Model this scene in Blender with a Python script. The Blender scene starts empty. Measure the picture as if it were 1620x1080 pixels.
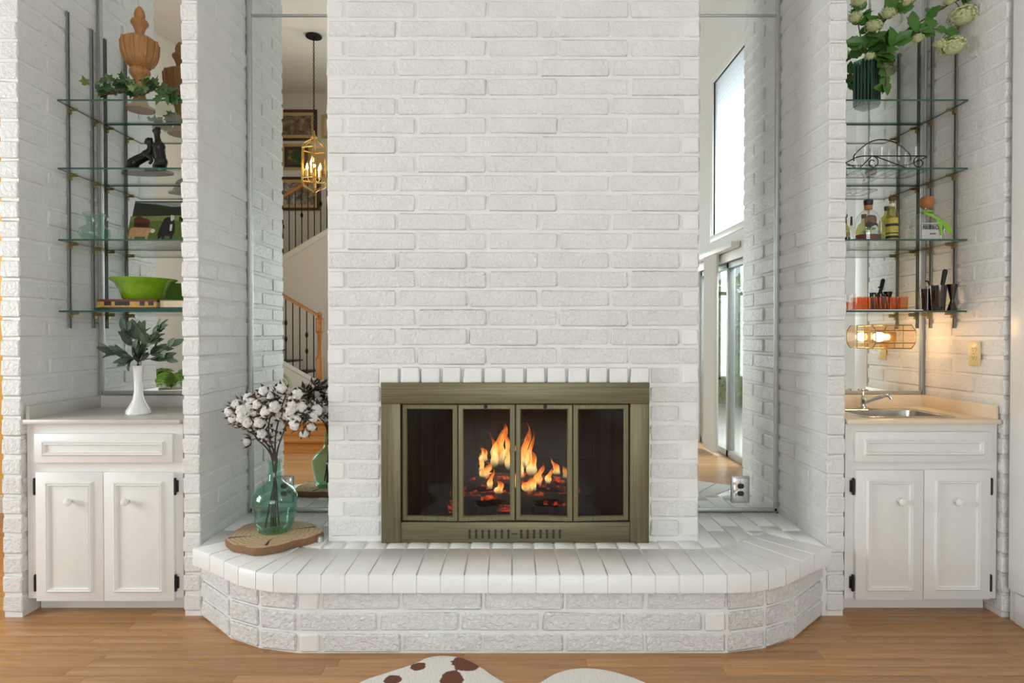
import bpy, bmesh, math, random
from mathutils import Vector, Matrix
R = random.Random(7)
sc = bpy.context.scene
COL = sc.collection
pi = math.pi
# ------------------------------------------------------------------ camera
F, PITCH, CH = 950.0, math.radians(0.6), 1.254
YC, YP, YM, HZ = 2.7075, 2.66, 3.16, 0.322        # chimney face, pier face, mirror plane, hearth top
cam = bpy.data.cameras.new('camera'); cam.sensor_width = 36; cam.lens = 36*F/1620
cam.clip_start = .02
co = bpy.data.objects.new('camera', cam); COL.objects.link(co)
co.location = (0, 0, CH); co.rotation_euler = (pi/2-PITCH, 0, 0); sc.camera = co
# ------------------------------------------------------------------ light and view
w = bpy.data.worlds.new('sky'); sc.world = w; w.use_nodes = True
wn = w.node_tree.nodes['Background']; wn.inputs[0].default_value = (.80, .90, 1, 1); wn.inputs[1].default_value = 1.1
vs = sc.view_settings; vs.view_transform = 'Standard'; vs.look = 'None'; vs.gamma = 1; vs.use_curve_mapping = False
vs.exposure = -0.14
sc.cycles.transparent_max_bounces = 32
def area(name, loc, rot, sx, sy, power, col=(1, 1, 1)):
    l = bpy.data.lights.new(name, 'AREA'); l.shape = 'RECTANGLE'; l.size = sx; l.size_y = sy; l.energy = power; l.color = col
    o = bpy.data.objects.new(name, l); COL.objects.link(o); o.location = loc; o.rotation_euler = rot
    return o
area('daylight_back_window', (.2, -4.75, 1.7), (pi/2, 0, 0), 3.7, 2.4, 180, (.955, .98, 1))
area('daylight_sliding_door', (3.35, -.05, 2.75), (math.radians(48), 0, pi/2), 1.6, 1.4, 215, (.94, .975, 1))
area('daylight_upper_window', (2.75, .17, 3.1), (pi/2, 0, pi/2), 1.0, 1.8, 9, (.95, .98, 1))
area('side_fill_light', (-4.95, 1.25, 1.7), (pi/2, 0, -pi/2), 1.9, 2.0, 195, (.945, .975, 1))  # added side fill for pier and niche sides, behind a made-up window
area('hall_light', (-3.6, 3.4, 2.4), (0, 0, 0), 1.0, .6, 14, (1, .85, .6))  # warm area light facing down inside the hall, no window there

def U(px, py, d):
    a = (px-810)/F; b = -(py-540)/F
    y = math.cos(PITCH)+b*math.sin(PITCH); z = -math.sin(PITCH)+b*math.cos(PITCH)
    t = d/y
    return Vector((a*t, d, CH+z*t))
def M(px, py, p):                      # a point seen in the mirror, at its real place in the room
    v = U(px, py, p); return Vector((v.x, 2*YM-p, v.z))

# ------------------------------------------------------------------ materials
MT = {}
def nodes(name):
    m = bpy.data.materials.new(name); m.use_nodes = True
    nt = m.node_tree; b = nt.nodes['Principled BSDF']; MT[name] = m
    return m, nt, b
def N(nt, t, **kw):
    n = nt.nodes.new(t)
    for k, v in kw.items():
        if k.startswith('i_'): n.inputs[k[2:].replace('_', ' ')].default_value = v
        else: setattr(n, k, v)
    return n
def pos(nt, scale=(1, 1, 1), obj=False):
    mp = N(nt, 'ShaderNodeMapping'); mp.inputs['Scale'].default_value = scale
    if obj: nt.links.new(N(nt, 'ShaderNodeTexCoord').outputs['Object'], mp.inputs[0])
    else: nt.links.new(N(nt, 'ShaderNodeNewGeometry').outputs['Position'], mp.inputs[0])
    return mp.outputs[0]
def ramp(nt, fac, stops):
    r = N(nt, 'ShaderNodeValToRGB'); e = r.color_ramp.elements
    while len(e) < len(stops): e.new(.5)
    for i, (p, c) in enumerate(stops): e[i].position = p; e[i].color = (*c, 1)
    nt.links.new(fac, r.inputs[0]); return r.outputs[0]
def noise(nt, vec, scale, detail=4, rough=.55, dist=0):
    n = N(nt, 'ShaderNodeTexNoise'); n.inputs['Scale'].default_value = scale; n.inputs['Detail'].default_value = detail
    n.inputs['Roughness'].default_value = rough; n.inputs['Distortion'].default_value = dist
    nt.links.new(vec, n.inputs['Vector']); return n.outputs['Fac']
def bump(nt, b, h, strength, dist):
    n = N(nt, 'ShaderNodeBump'); n.inputs['Strength'].default_value = strength; n.inputs['Distance'].default_value = dist
    nt.links.new(h, n.inputs['Height']); nt.links.new(n.outputs[0], b.inputs['Normal'])
def plain(name, col, rough=.5, metal=0, var=.06, sc_=25, bmp=0, bsc=80, coat=0):
    m, nt, b = nodes(name)
    v = pos(nt, obj=True); n = noise(nt, v, sc_)
    c2 = tuple(max(0, c*(1-var*2)) for c in col)
    nt.links.new(ramp(nt, n, [(.3, c2), (.7, col)]), b.inputs['Base Color'])
    b.inputs['Roughness'].default_value = rough; b.inputs['Metallic'].default_value = metal
    if coat: b.inputs['Coat Weight'].default_value = coat
    if bmp: bump(nt, b, noise(nt, v, bsc, 5), bmp, .004)
    return m
def brickmat(name, strength, dist, sc_, rough):
    m, nt, b = nodes(name); v = pos(nt)
    n1 = noise(nt, v, 9, 3)
    nt.links.new(ramp(nt, n1, [(.3, (.79, .785, .77)), (.7, (.84, .835, .825))]), b.inputs['Base Color'])
    b.inputs['Roughness'].default_value = rough
    h = noise(nt, v, sc_, 5, .6, .6)
    bump(nt, b, h, strength, dist)
    return m
brickmat('brick_rough', 1.0, .0105, 62, .35)
brickmat('brick_crag', 1.0, .016, 54, .34)
brickmat('brick_soft', .95, .0092, 60, .37)
brickmat('brick_smooth', .5, .003, 34, .38)
brickmat('mortar', .6, .004, 60, .5)
brickmat('hearth_gloss', .4, .0025, 30, .33)
def wood(name, c1, c2, axis=0, rough=.35, fine=60, per_obj=.0):
    m, nt, b = nodes(name)
    s = [fine]*3; s[axis] = 2.2
    v = pos(nt, tuple(s), obj=False)
    if per_obj:
        oi = N(nt, 'ShaderNodeObjectInfo'); ad = N(nt, 'ShaderNodeVectorMath', operation='ADD')
        sca = N(nt, 'ShaderNodeVectorMath', operation='SCALE'); sca.inputs['Scale'].default_value = 40
        cmb = N(nt, 'ShaderNodeCombineXYZ')
        for i in range(3): nt.links.new(oi.outputs['Random'], cmb.inputs[i])
        nt.links.new(cmb.outputs[0], sca.inputs[0]); nt.links.new(v, ad.inputs[0]); nt.links.new(sca.outputs[0], ad.inputs[1]); v = ad.outputs[0]
    n = noise(nt, v, 1.0, 5, .6, 1.2)
    col = ramp(nt, n, [(.25, c1), (.5, tuple((a+b_)/2 for a, b_ in zip(c1, c2))), (.75, c2)])
    if per_obj:
        hsv = N(nt, 'ShaderNodeHueSaturation'); mr = N(nt, 'ShaderNodeMapRange')
        mr.inputs['To Min'].default_value = 1-per_obj; mr.inputs['To Max'].default_value = 1+per_obj
        nt.links.new(oi.outputs['Random'], mr.inputs[0]); nt.links.new(mr.outputs[0], hsv.inputs['Value']); nt.links.new(col, hsv.inputs['Color']); col = hsv.outputs[0]
    nt.links.new(col, b.inputs['Base Color']); b.inputs['Roughness'].default_value = rough
    bump(nt, b, n, .12, .002)
    return m
wood('floor_oak', (.36, .17, .065), (.56, .31, .14), 0, .33, 55, .12)
def floor_far():
    m, nt, b = nodes('floor_oak_far'); v = pos(nt)
    br = N(nt, 'ShaderNodeTexBrick'); br.inputs['Scale'].default_value = 1; br.inputs['Brick Width'].default_value = 1.1; br.inputs['Row Height'].default_value = .0585
    br.inputs['Mortar Size'].default_value = .0012; br.inputs['Color1'].default_value = (.52, .29, .13, 1); br.inputs['Color2'].default_value = (.42, .215, .09, 1); br.inputs['Mortar'].default_value = (.12, .06, .03, 1)
    nt.links.new(v, br.inputs['Vector']); nt.links.new(br.outputs[0], b.inputs['Base Color']); b.inputs['Roughness'].default_value = .33
floor_far()
wood('oak_rail', (.38, .15, .035), (.55, .25, .07), 0, .35, 50)
wood('finial_wood', (.27, .115, .032), (.47, .225, .075), 2, .5, 70)
plain('wall_paint', (.80, .78, .745), .7, var=.01)
plain('wall_grey_paint', (.74, .735, .72), .7, var=.01)
plain('yellow_paint', (.86, .58, .20), .7, var=.02)
plain('ceiling_paint', (.78, .755, .73), .8, var=.01)
plain('white_enamel', (.80, .79, .77), .38, var=.015, bmp=.08, bsc=40)
plain('trim_white', (.82, .815, .80), .35, var=.01)
plain('counter_grey', (.62, .59, .54), .3, var=.05, sc_=8)
plain('counter_cream', (.80, .68, .52), .3, var=.04, sc_=8)
plain('black_iron', (.025, .022, .02), .45, .6)
plain('bronze_dark', (.018, .016, .015), .38, .5, bmp=.15, bsc=60)
plain('brass', (.62, .42, .15), .25, 1)
plain('antique_brass', (.30, .23, .10), .35, .9)
plain('chrome', (.82, .82, .83), .08, 1, var=.01)
plain('aluminium', (.50, .51, .50), .45, .8)
plain('dull_steel', (.30, .30, .29), .5, .6)
plain('stainless', (.62, .60, .57), .25, .95)
plain('gunmetal', (.10, .09, .085), .16, .95)
plain('ivory_plastic', (.78, .62, .33), .35, var=.02)
plain('black_plastic', (.014, .014, .014), .5)
plain('white_ceramic', (.86, .85, .81), .15, var=.01, coat=.4)
plain('green_bowl', (.20, .40, .015), .12, var=.08, coat=.5)
plain('book_red', (.16, .035, .02), .5); plain('book_yellow', (.62, .40, .10), .5, var=.25, sc_=60)
plain('book_green', (.02, .07, .055), .5); plain('paper', (.72, .60, .38), .8); plain('print_black', (.02, .02, .02), .6)
plain('ivy_leaf', (.045, .13, .03), .4, var=.3, sc_=20); plain('ivy_light', (.16, .27, .07), .4, var=.2)
plain('sage_leaf', (.13, .20, .12), .6, var=.2); plain('sage_dark', (.05, .09, .05), .6, var=.2)
plain('hyd_leaf', (.07, .22, .025), .4, var=.25); plain('hyd_flower', (.70, .74, .42), .7, var=.12, sc_=90)
plain('fern_leaf', (.14, .30, .03), .5, var=.25)
plain('stem_brown', (.13, .07, .045), .7); plain('stem_dark', (.06, .035, .03), .7)
plain('cotton', (.86, .84, .80), .95, var=.04, bmp=.5, bsc=90); plain('boll_bract', (.12, .065, .045), .7, var=.2)
plain('bark', (.24, .13, .065), .8, bmp=.8, bsc=60)
plain('carpet_brown', (.07, .03, .02), .95, var=.2)
plain('foyer_tile', (.60, .54, .46), .4, var=.04)
plain('fabric_white', (.85, .84, .82), .9, var=.02)
plain('rust_cork', (.42, .17, .05), .6); plain('ribbon_green', (.25, .58, .03), .4)
plain('label_yellow', (.62, .55, .08), .5, var=.2, sc_=90); plain('label_silver', (.62, .63, .62), .35, .3)
plain('firebrick', (.02, .018, .016), .9, var=.3, bmp=.6, bsc=40)
plain('log_bark', (.035, .022, .016), .9, var=.4, bmp=1, bsc=50)
plain('hedge_leaf', (.16, .34, .05), .6, var=.4, sc_=8); plain('patio', (.5, .48, .45), .8)
plain('tray_white', (.8, .78, .74), .3)
plain('gold_mat', (.60, .45, .20), .5); plain('frame_dark', (.07, .035, .02), .4)
def slice_wood():
    m, nt, b = nodes('slice_top'); v = pos(nt, (1, 1, .2), True)
    wv = N(nt, 'ShaderNodeTexWave', wave_type='RINGS', rings_direction='Z'); wv.inputs['Scale'].default_value = 16; wv.inputs['Distortion'].default_value = 7; wv.inputs['Detail'].default_value = 3; wv.inputs['Detail Scale'].default_value = 1.4
    nt.links.new(v, wv.inputs['Vector'])
    nt.links.new(ramp(nt, wv.outputs['Fac'], [(.0, (.44, .28, .155)), (.4, (.53, .365, .22)), (1, (.60, .44, .28))]), b.inputs['Base Color']); b.inputs['Roughness'].default_value = .5
slice_wood()
def brushed():
    for nm, sc3 in (('brushed_brass_h', (3, 300, 300)), ('brushed_brass_v', (300, 300, 3))):
        m, nt, b = nodes(nm); n = noise(nt, pos(nt, sc3), 1, 4, .6)
        nt.links.new(ramp(nt, n, [(.25, (.105, .090, .046)), (.75, (.235, .212, .130))]), b.inputs['Base Color'])
        b.inputs['Metallic'].default_value = .6; b.inputs['Roughness'].default_value = .45
brushed()
def mirror():
    m, nt, b = nodes('mirror'); n = noise(nt, pos(nt), 1.5)
    nt.links.new(ramp(nt, n, [(0, (.86, .895, .875)), (1, (.88, .91, .89))]), b.inputs['Base Color']); b.inputs['Metallic'].default_value = 1; b.inputs['Roughness'].default_value = .0
mirror()
def glass(name, tint, ior=1.45, rough=0.0, gl=1.0):
    m, nt, b = nodes(name); nt.nodes.remove(b)
    t = N(nt, 'ShaderNodeBsdfTransparent'); t.inputs[0].default_value = (*tint, 1)
    g = N(nt, 'ShaderNodeBsdfGlossy'); g.inputs['Roughness'].default_value = rough; g.inputs[0].default_value = (gl, gl, gl, 1)
    fr = N(nt, 'ShaderNodeFresnel'); mr = N(nt, 'ShaderNodeMapRange'); mr.inputs['To Min'].default_value = ior; mr.inputs['To Max'].default_value = 1/ior; nt.links.new(N(nt, 'ShaderNodeNewGeometry').outputs['Backfacing'], mr.inputs[0]); nt.links.new(mr.outputs[0], fr.inputs[0]); mx = N(nt, 'ShaderNodeMixShader')
    nt.links.new(fr.outputs[0], mx.inputs[0]); nt.links.new(t.outputs[0], mx.inputs[1]); nt.links.new(g.outputs[0], mx.inputs[2])
    nt.links.new(mx.outputs[0], nt.nodes['Material Output'].inputs[0]); return m
glass('glass_clear', (.93, .95, .945), 1.75); glass('glass_shelf', (.95, .975, .965), 1.4); glass('glass_fire', (.70, .70, .72), 1.35, 0, .8)
glass('glass_green', (.74, .90, .845), 1.5); glass('glass_pitcher', (.86, .945, .895), 1.45); glass('glass_emerald', (.34, .58, .46), 1.5)
glass('glass_olive', (.72, .70, .36), 1.45); glass('glass_amber', (.93, .58, .40), 1.6); glass('liquor', (.55, .17, .07), 1.3)
glass('glass_lantern', (.95, .80, .50), 1.5); glass('glass_sconce', (.97, .86, .74), 1.5); glass('glass_window', (.95, .97, .96)); glass('glass_tumbler', (.93, .945, .945), 1.6)
plain('shelf_edge', (.03, .10, .08), .1)
def emit(name, col, s):
    m, nt, b = nodes(name); b.inputs['Base Color'].default_value = (*col, 1); b.inputs['Emission Color'].default_value = (*col, 1); b.inputs['Emission Strength'].default_value = s
emit('bulb_warm', (1, .80, .52), 9); emit('bulb_candle', (1, .74, .42), 7)
def shade():
    m, nt, b = nodes('cell_shade'); nt.nodes.remove(b)
    d = N(nt, 'ShaderNodeBsdfDiffuse'); d.inputs[0].default_value = (.85, .87, .9, 1); t = N(nt, 'ShaderNodeBsdfTranslucent'); t.inputs[0].default_value = (.8, .85, .92, 1)
    mx = N(nt, 'ShaderNodeMixShader'); mx.inputs[0].default_value = .5
    nt.links.new(d.outputs[0], mx.inputs[1]); nt.links.new(t.outputs[0], mx.inputs[2]); nt.links.new(mx.outputs[0], nt.nodes['Material Output'].inputs[0])
shade()
def flame_mat():
    m, nt, b = nodes('flame'); nt.nodes.remove(b)
    tc = N(nt, 'ShaderNodeTexCoord'); sx = N(nt, 'ShaderNodeSeparateXYZ'); nt.links.new(tc.outputs['Generated'], sx.inputs[0]); at = N(nt, 'ShaderNodeMath', operation='SUBTRACT'); at.inputs[0].default_value = 1.02; nt.links.new(sx.outputs['Z'], at.inputs[1])
    n = noise(nt, pos(nt, (1, 1, .45)), 38, 3)
    ad = N(nt, 'ShaderNodeMath', operation='MULTIPLY_ADD'); ad.inputs[1].default_value = 1.1; nt.links.new(n, ad.inputs[0])
    sb = N(nt, 'ShaderNodeMath', operation='SUBTRACT'); sb.inputs[1].default_value = .62; nt.links.new(at.outputs[0], sb.inputs[0]); nt.links.new(sb.outputs[0], ad.inputs[2])
    col = ramp(nt, ad.outputs[0], [(.05, (.8, .07, .005)), (.35, (1, .20, .015)), (.6, (1, .42, .06)), (.85, (1, .78, .32))])
    al = ramp(nt, ad.outputs[0], [(.12, (0, 0, 0)), (.7, (.62, .62, .62))])
    fd = N(nt, 'ShaderNodeMapRange', interpolation_type='SMOOTHSTEP'); fd.inputs['From Min'].default_value = .02; fd.inputs['From Max'].default_value = .38; nt.links.new(sx.outputs['Z'], fd.inputs[0])
    ml = N(nt, 'ShaderNodeMath', operation='MULTIPLY'); nt.links.new(al, ml.inputs[0]); nt.links.new(fd.outputs[0], ml.inputs[1]); al = ml.outputs[0]
    e = N(nt, 'ShaderNodeEmission'); e.inputs[1].default_value = 3.6; nt.links.new(col, e.inputs[0])
    t = N(nt, 'ShaderNodeBsdfTransparent'); mx = N(nt, 'ShaderNodeMixShader')
    nt.links.new(al, mx.inputs[0]); nt.links.new(t.outputs[0], mx.inputs[1]); nt.links.new(e.outputs[0], mx.inputs[2])
    nt.links.new(mx.outputs[0], nt.nodes['Material Output'].inputs[0])
flame_mat()
def ember():
    m, nt, b = nodes('ember'); n = noise(nt, pos(nt), 34, 5, .7)
    nt.links.new(ramp(nt, n, [(.3, (.03, .015, .01)), (.7, (.10, .03, .015))]), b.inputs['Base Color'])
    nt.links.new(ramp(nt, n, [(.48, (0, 0, 0)), (.60, (.8, .07, .01)), (.78, (1, .35, .05))]), b.inputs['Emission Color']); b.inputs['Emission Strength'].default_value = 1.6; b.inputs['Roughness'].default_value = .9
ember()
def screen():
    m, nt, b = nodes('chain_mesh'); nt.nodes.remove(b)
    v = pos(nt, (1, 0, 1)); ws = []
    for d in ((1, 1), (1, -1)):
        dt = N(nt, 'ShaderNodeVectorMath', operation='DOT_PRODUCT'); dt.inputs[1].default_value = (d[0]*900, 0, d[1]*900); nt.links.new(v, dt.inputs[0])
        s = N(nt, 'ShaderNodeMath', operation='SINE'); nt.links.new(dt.outputs['Value'], s.inputs[0])
        g = N(nt, 'ShaderNodeMath', operation='GREATER_THAN'); g.inputs[1].default_value = .72; nt.links.new(s.outputs[0], g.inputs[0]); ws.append(g.outputs[0])
    mxx = N(nt, 'ShaderNodeMath', operation='MAXIMUM'); nt.links.new(ws[0], mxx.inputs[0]); nt.links.new(ws[1], mxx.inputs[1])
    g = N(nt, 'ShaderNodeBsdfGlossy'); g.inputs[0].default_value = (.05, .045, .035, 1); g.inputs['Roughness'].default_value = .4
    t = N(nt, 'ShaderNodeBsdfTransparent'); mx = N(nt, 'ShaderNodeMixShader')
    nt.links.new(mxx.outputs[0], mx.inputs[0]); nt.links.new(t.outputs[0], mx.inputs[1]); nt.links.new(g.outputs[0], mx.inputs[2]); nt.links.new(mx.outputs[0], nt.nodes['Material Output'].inputs[0])
screen()
def cowhide():
    m, nt, b = nodes('cowhide'); v = pos(nt)
    n = noise(nt, v, 14, 3, .5, .4); prev = None
    spots = [(-.18, 2.262, .085), (-.35, 2.245, .045), (-.215, 2.165, .085), (-.43, 2.16, .05), (-.08, 1.95, .14), (.3, 1.8, .15), (-.45, 1.75, .2), (.1, 1.45, .2), (.5, 1.3, .16), (-.35, 1.2, .18), (.05, .95, .17), (.45, .8, .14), (-.5, .75, .14)]
    for x_, y_, r_ in spots:
        ds = N(nt, 'ShaderNodeVectorMath', operation='DISTANCE'); ds.inputs[1].default_value = (x_, y_, .008); nt.links.new(v, ds.inputs[0])
        dv = N(nt, 'ShaderNodeMath', operation='DIVIDE'); dv.inputs[1].default_value = r_; nt.links.new(ds.outputs['Value'], dv.inputs[0])
        if prev is None: prev = dv.outputs[0]
        else:
            mn = N(nt, 'ShaderNodeMath', operation='MINIMUM'); nt.links.new(prev, mn.inputs[0]); nt.links.new(dv.outputs[0], mn.inputs[1]); prev = mn.outputs[0]
    ad = N(nt, 'ShaderNodeMath', operation='ADD'); nt.links.new(prev, ad.inputs[0]); nt.links.new(n, ad.inputs[1])
    hf = N(nt, 'ShaderNodeMath', operation='MULTIPLY'); hf.inputs[1].default_value = .5; nt.links.new(ad.outputs[0], hf.inputs[0])
    c1 = ramp(nt, hf.outputs[0], [(.54, (.15, .05, .022)), (.57, (.80, .77, .73))])
    nt.links.new(c1, b.inputs['Base Color']); b.inputs['Roughness'].default_value = .8
    bump(nt, b, noise(nt, pos(nt, (1, .25, 1)), 160, 3), .6, .006)
cowhide()
def picture_mat(name, stops, scl, seed):
    m, nt, b = nodes(name); mp = N(nt, 'ShaderNodeMapping'); mp.inputs['Location'].default_value = (seed, seed*2, 0)
    nt.links.new(N(nt, 'ShaderNodeTexCoord').outputs['Object'], mp.inputs[0])
    nt.links.new(ramp(nt, noise(nt, mp.outputs[0], scl, 5, .65, .8), stops), b.inputs['Base Color']); b.inputs['Roughness'].default_value = .6
picture_mat('painting_brown', [(.3, (.06, .045, .03)), (.5, (.22, .16, .10)), (.65, (.45, .36, .26)), (.8, (.35, .36, .36))], 7, 3)
picture_mat('painting_dusk', [(.3, (.015, .03, .02)), (.5, (.06, .10, .03)), (.62, (.45, .22, .04)), (.8, (.6, .42, .12))], 6, 11)
picture_mat('painting_snow', [(.3, (.05, .045, .035)), (.48, (.25, .21, .15)), (.6, (.55, .5, .4)), (.8, (.65, .6, .52))], 9, 5)
for nm, c in (('grass_print', (.10, .16, .03)), ('tree_print', (.02, .03, .012)), ('field_print', (.22, .27, .07)), ('sky_print', (.30, .33, .33)), ('cow_red', (.10, .025, .012)), ('cow_tan', (.55, .33, .16)), ('cow_black', (.012, .011, .012)), ('cow_white', (.75, .70, .65))):
    plain(nm, c, .5, var=.15, sc_=60)

# ------------------------------------------------------------------ mesh builder
def wl(o):
    v = Vector((0, 0, 0))
    while o: v += o.location; o = o.parent
    return v
class MB:
    def __init__(s): s.v = []; s.f = []; s.m = []
    def add(s, vs_, fs, mi=0):
        k = len(s.v); s.v += [Vector(p) for p in vs_]; s.f += [tuple(i+k for i in f) for f in fs]; s.m += [mi]*len(fs); return s
    def box(s, x0, x1, y0, y1, z0, z1, mi=0):
        return s.add([(x, y, z) for z in (z0, z1) for y in (y0, y1) for x in (x0, x1)], [(0, 2, 3, 1), (4, 5, 7, 6), (0, 1, 5, 4), (2, 6, 7, 3), (0, 4, 6, 2), (1, 3, 7, 5)], mi)
    def rbox(s, x0, x1, y0, y1, z0, z1, b, mi=0):
        bm = bmesh.new(); bmesh.ops.create_cube(bm, size=1)
        for q in bm.verts: q.co = Vector(((x0+x1)/2+q.co.x*(x1-x0), (y0+y1)/2+q.co.y*(y1-y0), (z0+z1)/2+q.co.z*(z1-z0)))
        bmesh.ops.bevel(bm, geom=bm.edges[:], offset=b, segments=2, affect='EDGES', profile=.5)
        bm.verts.index_update(); s.add([q.co.copy() for q in bm.verts], [tuple(q.index for q in f.verts) for f in bm.faces], mi); bm.free(); return s
    def tube(s, pts, rad, n=8, mi=0, cap=True):
        pts = [Vector(p) for p in pts]; k = len(pts)
        if not isinstance(rad, (list, tuple)): rad = [rad]*k
        vs_ = []; prev = None
        for i, p in enumerate(pts):
            t = (pts[min(i+1, k-1)]-pts[max(i-1, 0)])
            if t.length < 1e-9: t = Vector((0, 0, 1))
            t.normalize()
            if prev is None:
                a = Vector((0, 0, 1)) if abs(t.z) < .9 else Vector((1, 0, 0)); u = t.cross(a).normalized()
            else: u = (prev-t*prev.dot(t)); u = u.normalized() if u.length > 1e-6 else t.orthogonal().normalized()
            prev = u; q = t.cross(u)
            vs_ += [p+(u*math.cos(2*pi*j/n)+q*math.sin(2*pi*j/n))*rad[i] for j in range(n)]
        fs = [(i*n+j, i*n+(j+1) % n, (i+1)*n+(j+1) % n, (i+1)*n+j) for i in range(k-1) for j in range(n)]
        if cap: fs += [tuple(range(n))[::-1], tuple(range((k-1)*n, k*n))]
        return s.add(vs_, fs, mi)
    def lathe(s, prof, c=(0, 0, 0), n=32, mi=0, sx=1, sy=1, fl=None):
        c = Vector(c); vs_ = []; k = len(prof)
        for i, (r, z) in enumerate(prof):
            for j in range(n):
                a = 2*pi*j/n; rr = r*(fl(a, i/(k-1)) if fl else 1)
                vs_.append(c+Vector((rr*math.cos(a)*sx, rr*math.sin(a)*sy, z)))
        fs = [(i*n+j, i*n+(j+1) % n, (i+1)*n+(j+1) % n, (i+1)*n+j) for i in range(k-1) for j in range(n)]
        if prof[0][0] > 1e-5: fs.append(tuple(range(n))[::-1])
        if prof[-1][0] > 1e-5 and prof[-1][1] >= prof[0][1] and abs(prof[-1][0]-prof[0][0]) > -1 and not getattr(s, 'open', False): fs.append(tuple(range((k-1)*n, k*n)))
        return s.add(vs_, fs, mi)
    def ball(s, c, r, n=10, mi=0, sx=1, sy=1, sz=1):
        pr = [(max(1e-6, r*math.sin(pi*i/n)), -r*sz*math.cos(pi*i/n)) for i in range(n+1)]
        return s.lathe(pr, c, max(8, n+2), mi, sx, sy)
    def prism(s, poly, lo, hi, fn, mi=0):       # fn(a, b, t) -> point
        n = len(poly); vs_ = [fn(a, b, lo) for a, b in poly]+[fn(a, b, hi) for a, b in poly]
        return s.add(vs_, [tuple(range(n))[::-1], tuple(range(n, 2*n))]+[(i, (i+1) % n, n+(i+1) % n, n+i) for i in range(n)], mi)
    def rings(s, x0, x1, z0, z1, prof, mi=0, fn=None):   # picture-frame mouldings: prof = [(inset, y)]
        fn = fn or (lambda a, y, b: (a, y, b)); k = len(s.v); vs_ = []
        for ins, y in prof: vs_ += [fn(x0+ins, y, z0+ins), fn(x1-ins, y, z0+ins), fn(x1-ins, y, z1-ins), fn(x0+ins, y, z1-ins)]
        return s.add(vs_, [(i*4+j, i*4+(j+1) % 4, (i+1)*4+(j+1) % 4, (i+1)*4+j) for i in range(len(prof)-1) for j in range(4)], mi)
    def xf(s, mtx):
        s.v = [mtx @ p for p in s.v]; return s
    def mesh(s, name, mats, smooth=40):
        if isinstance(mats, str): mats = [mats]
        me = bpy.data.meshes.new(name); me.from_pydata([tuple(p) for p in s.v], [], s.f)
        for q in mats: me.materials.append(MT[q])
        for p, i in zip(me.polygons, s.m): p.material_index = i
        bm = bmesh.new(); bm.from_mesh(me); bmesh.ops.recalc_face_normals(bm, faces=bm.faces[:]); bm.to_mesh(me); bm.free()
        if smooth:
            me.polygons.foreach_set('use_smooth', [True]*len(me.polygons)); me.set_sharp_from_angle(angle=math.radians(smooth))
        me.update(); return me
    def build(s, name, mats, parent=None, loc=None, local=False, smooth=40):
        if not local:
            if parent: off = wl(parent)
            elif loc is not None: off = Vector(loc)
            else:
                xs = [p.x for p in s.v]; ys = [p.y for p in s.v]; off = Vector(((min(xs)+max(xs))/2, (min(ys)+max(ys))/2, min(p.z for p in s.v)))
            s.v = [p-off for p in s.v]
        o = bpy.data.objects.new(name, s.mesh(name, mats, smooth)); COL.objects.link(o)
        if parent: o.parent = parent
        else: o.location = (loc if loc is not None else (off if not local else (0, 0, 0)))
        return o
def tag(o, label=None, cat=None, group=None, kind=None):
    if label: o['label'] = label
    if cat: o['category'] = cat
    if group: o['group'] = group
    if kind: o['kind'] = kind
    return o
def thing(name, label, cat, loc, group=None, rz=0):
    o = bpy.data.objects.new(name, None); COL.objects.link(o); o.location = loc; o.rotation_euler = (0, 0, rz); o.empty_display_size = .05
    return tag(o, label, cat, group)
def inst(name, me, parent, mtx):
    o = bpy.data.objects.new(name, me); COL.objects.link(o); o.parent = parent
    o.matrix_local = mtx; return o
def struct(mb, name, mats, label=None):
    o = mb.build(name, mats, loc=(0, 0, 0)); return tag(o, label, kind='structure')
def spline(pts, n=10):
    pts = [Vector(p) for p in pts]; out = []
    for i in range(len(pts)-1):
        p0 = pts[max(i-1, 0)]; p1 = pts[i]; p2 = pts[i+1]; p3 = pts[min(i+2, len(pts)-1)]
        for j in range(n):
            t = j/n; out.append(.5*((2*p1)+(p2-p0)*t+(2*p0-5*p1+4*p2-p3)*t*t+(3*p1-p0-3*p2+p3)*t**3))
    return out+[pts[-1]]
# ------------------------------------------------------------------ bricks
C, MO = .0865, .0105
BC = {}
def brick_mesh(L, W, H, mat, bev=.009):
    key = (round(L, 2), round(W, 3), round(H, 3), mat, R.randrange(5))
    if key in BC: return BC[key]
    bm = bmesh.new(); bmesh.ops.create_cube(bm, size=1)
    for q in bm.verts: q.co = Vector((q.co.x*key[0] if abs(L-key[0]) > .004 else q.co.x*L, q.co.y*W, q.co.z*H))
    bmesh.ops.bevel(bm, geom=bm.edges[:], offset=bev, segments=1, affect='EDGES')
    for q in bm.verts: q.co += Vector((R.uniform(-.003, .003), R.uniform(-.002, .002), R.uniform(-.0022, .0022)))
    me = bpy.data.meshes.new('brick'); bm.to_mesh(me); bm.free(); me.materials.append(MT[mat])
    me.polygons.foreach_set('use_smooth', [True]*len(me.polygons)); BC[key] = me
    vn = [Vector((0, 0, 1))]*len(me.vertices); ar = [0]*len(me.vertices)
    for p in me.polygons:
        for i in p.vertices:
            if p.area > ar[i]: ar[i] = p.area; vn[i] = p.normal.copy()
    me.normals_split_custom_set_from_vertices(vn)
    return me
def brick(par, x, y, z, L, W, H, rz, mat):
    o = bpy.data.objects.new('brick', brick_mesh(L, W, H, mat)); COL.objects.link(o); o.parent = par
    o.location = Vector((x+R.uniform(-.0015, .0015), y+R.uniform(-.0015, .0015), z)); o.rotation_euler = (R.uniform(-.006, .006), R.uniform(-.004, .004), rz+R.uniform(-.004, .004))
    o.scale = (L/round(L, 2) if abs(L-round(L, 2)) > .004 else 1, 1, 1)
    return o
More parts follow.
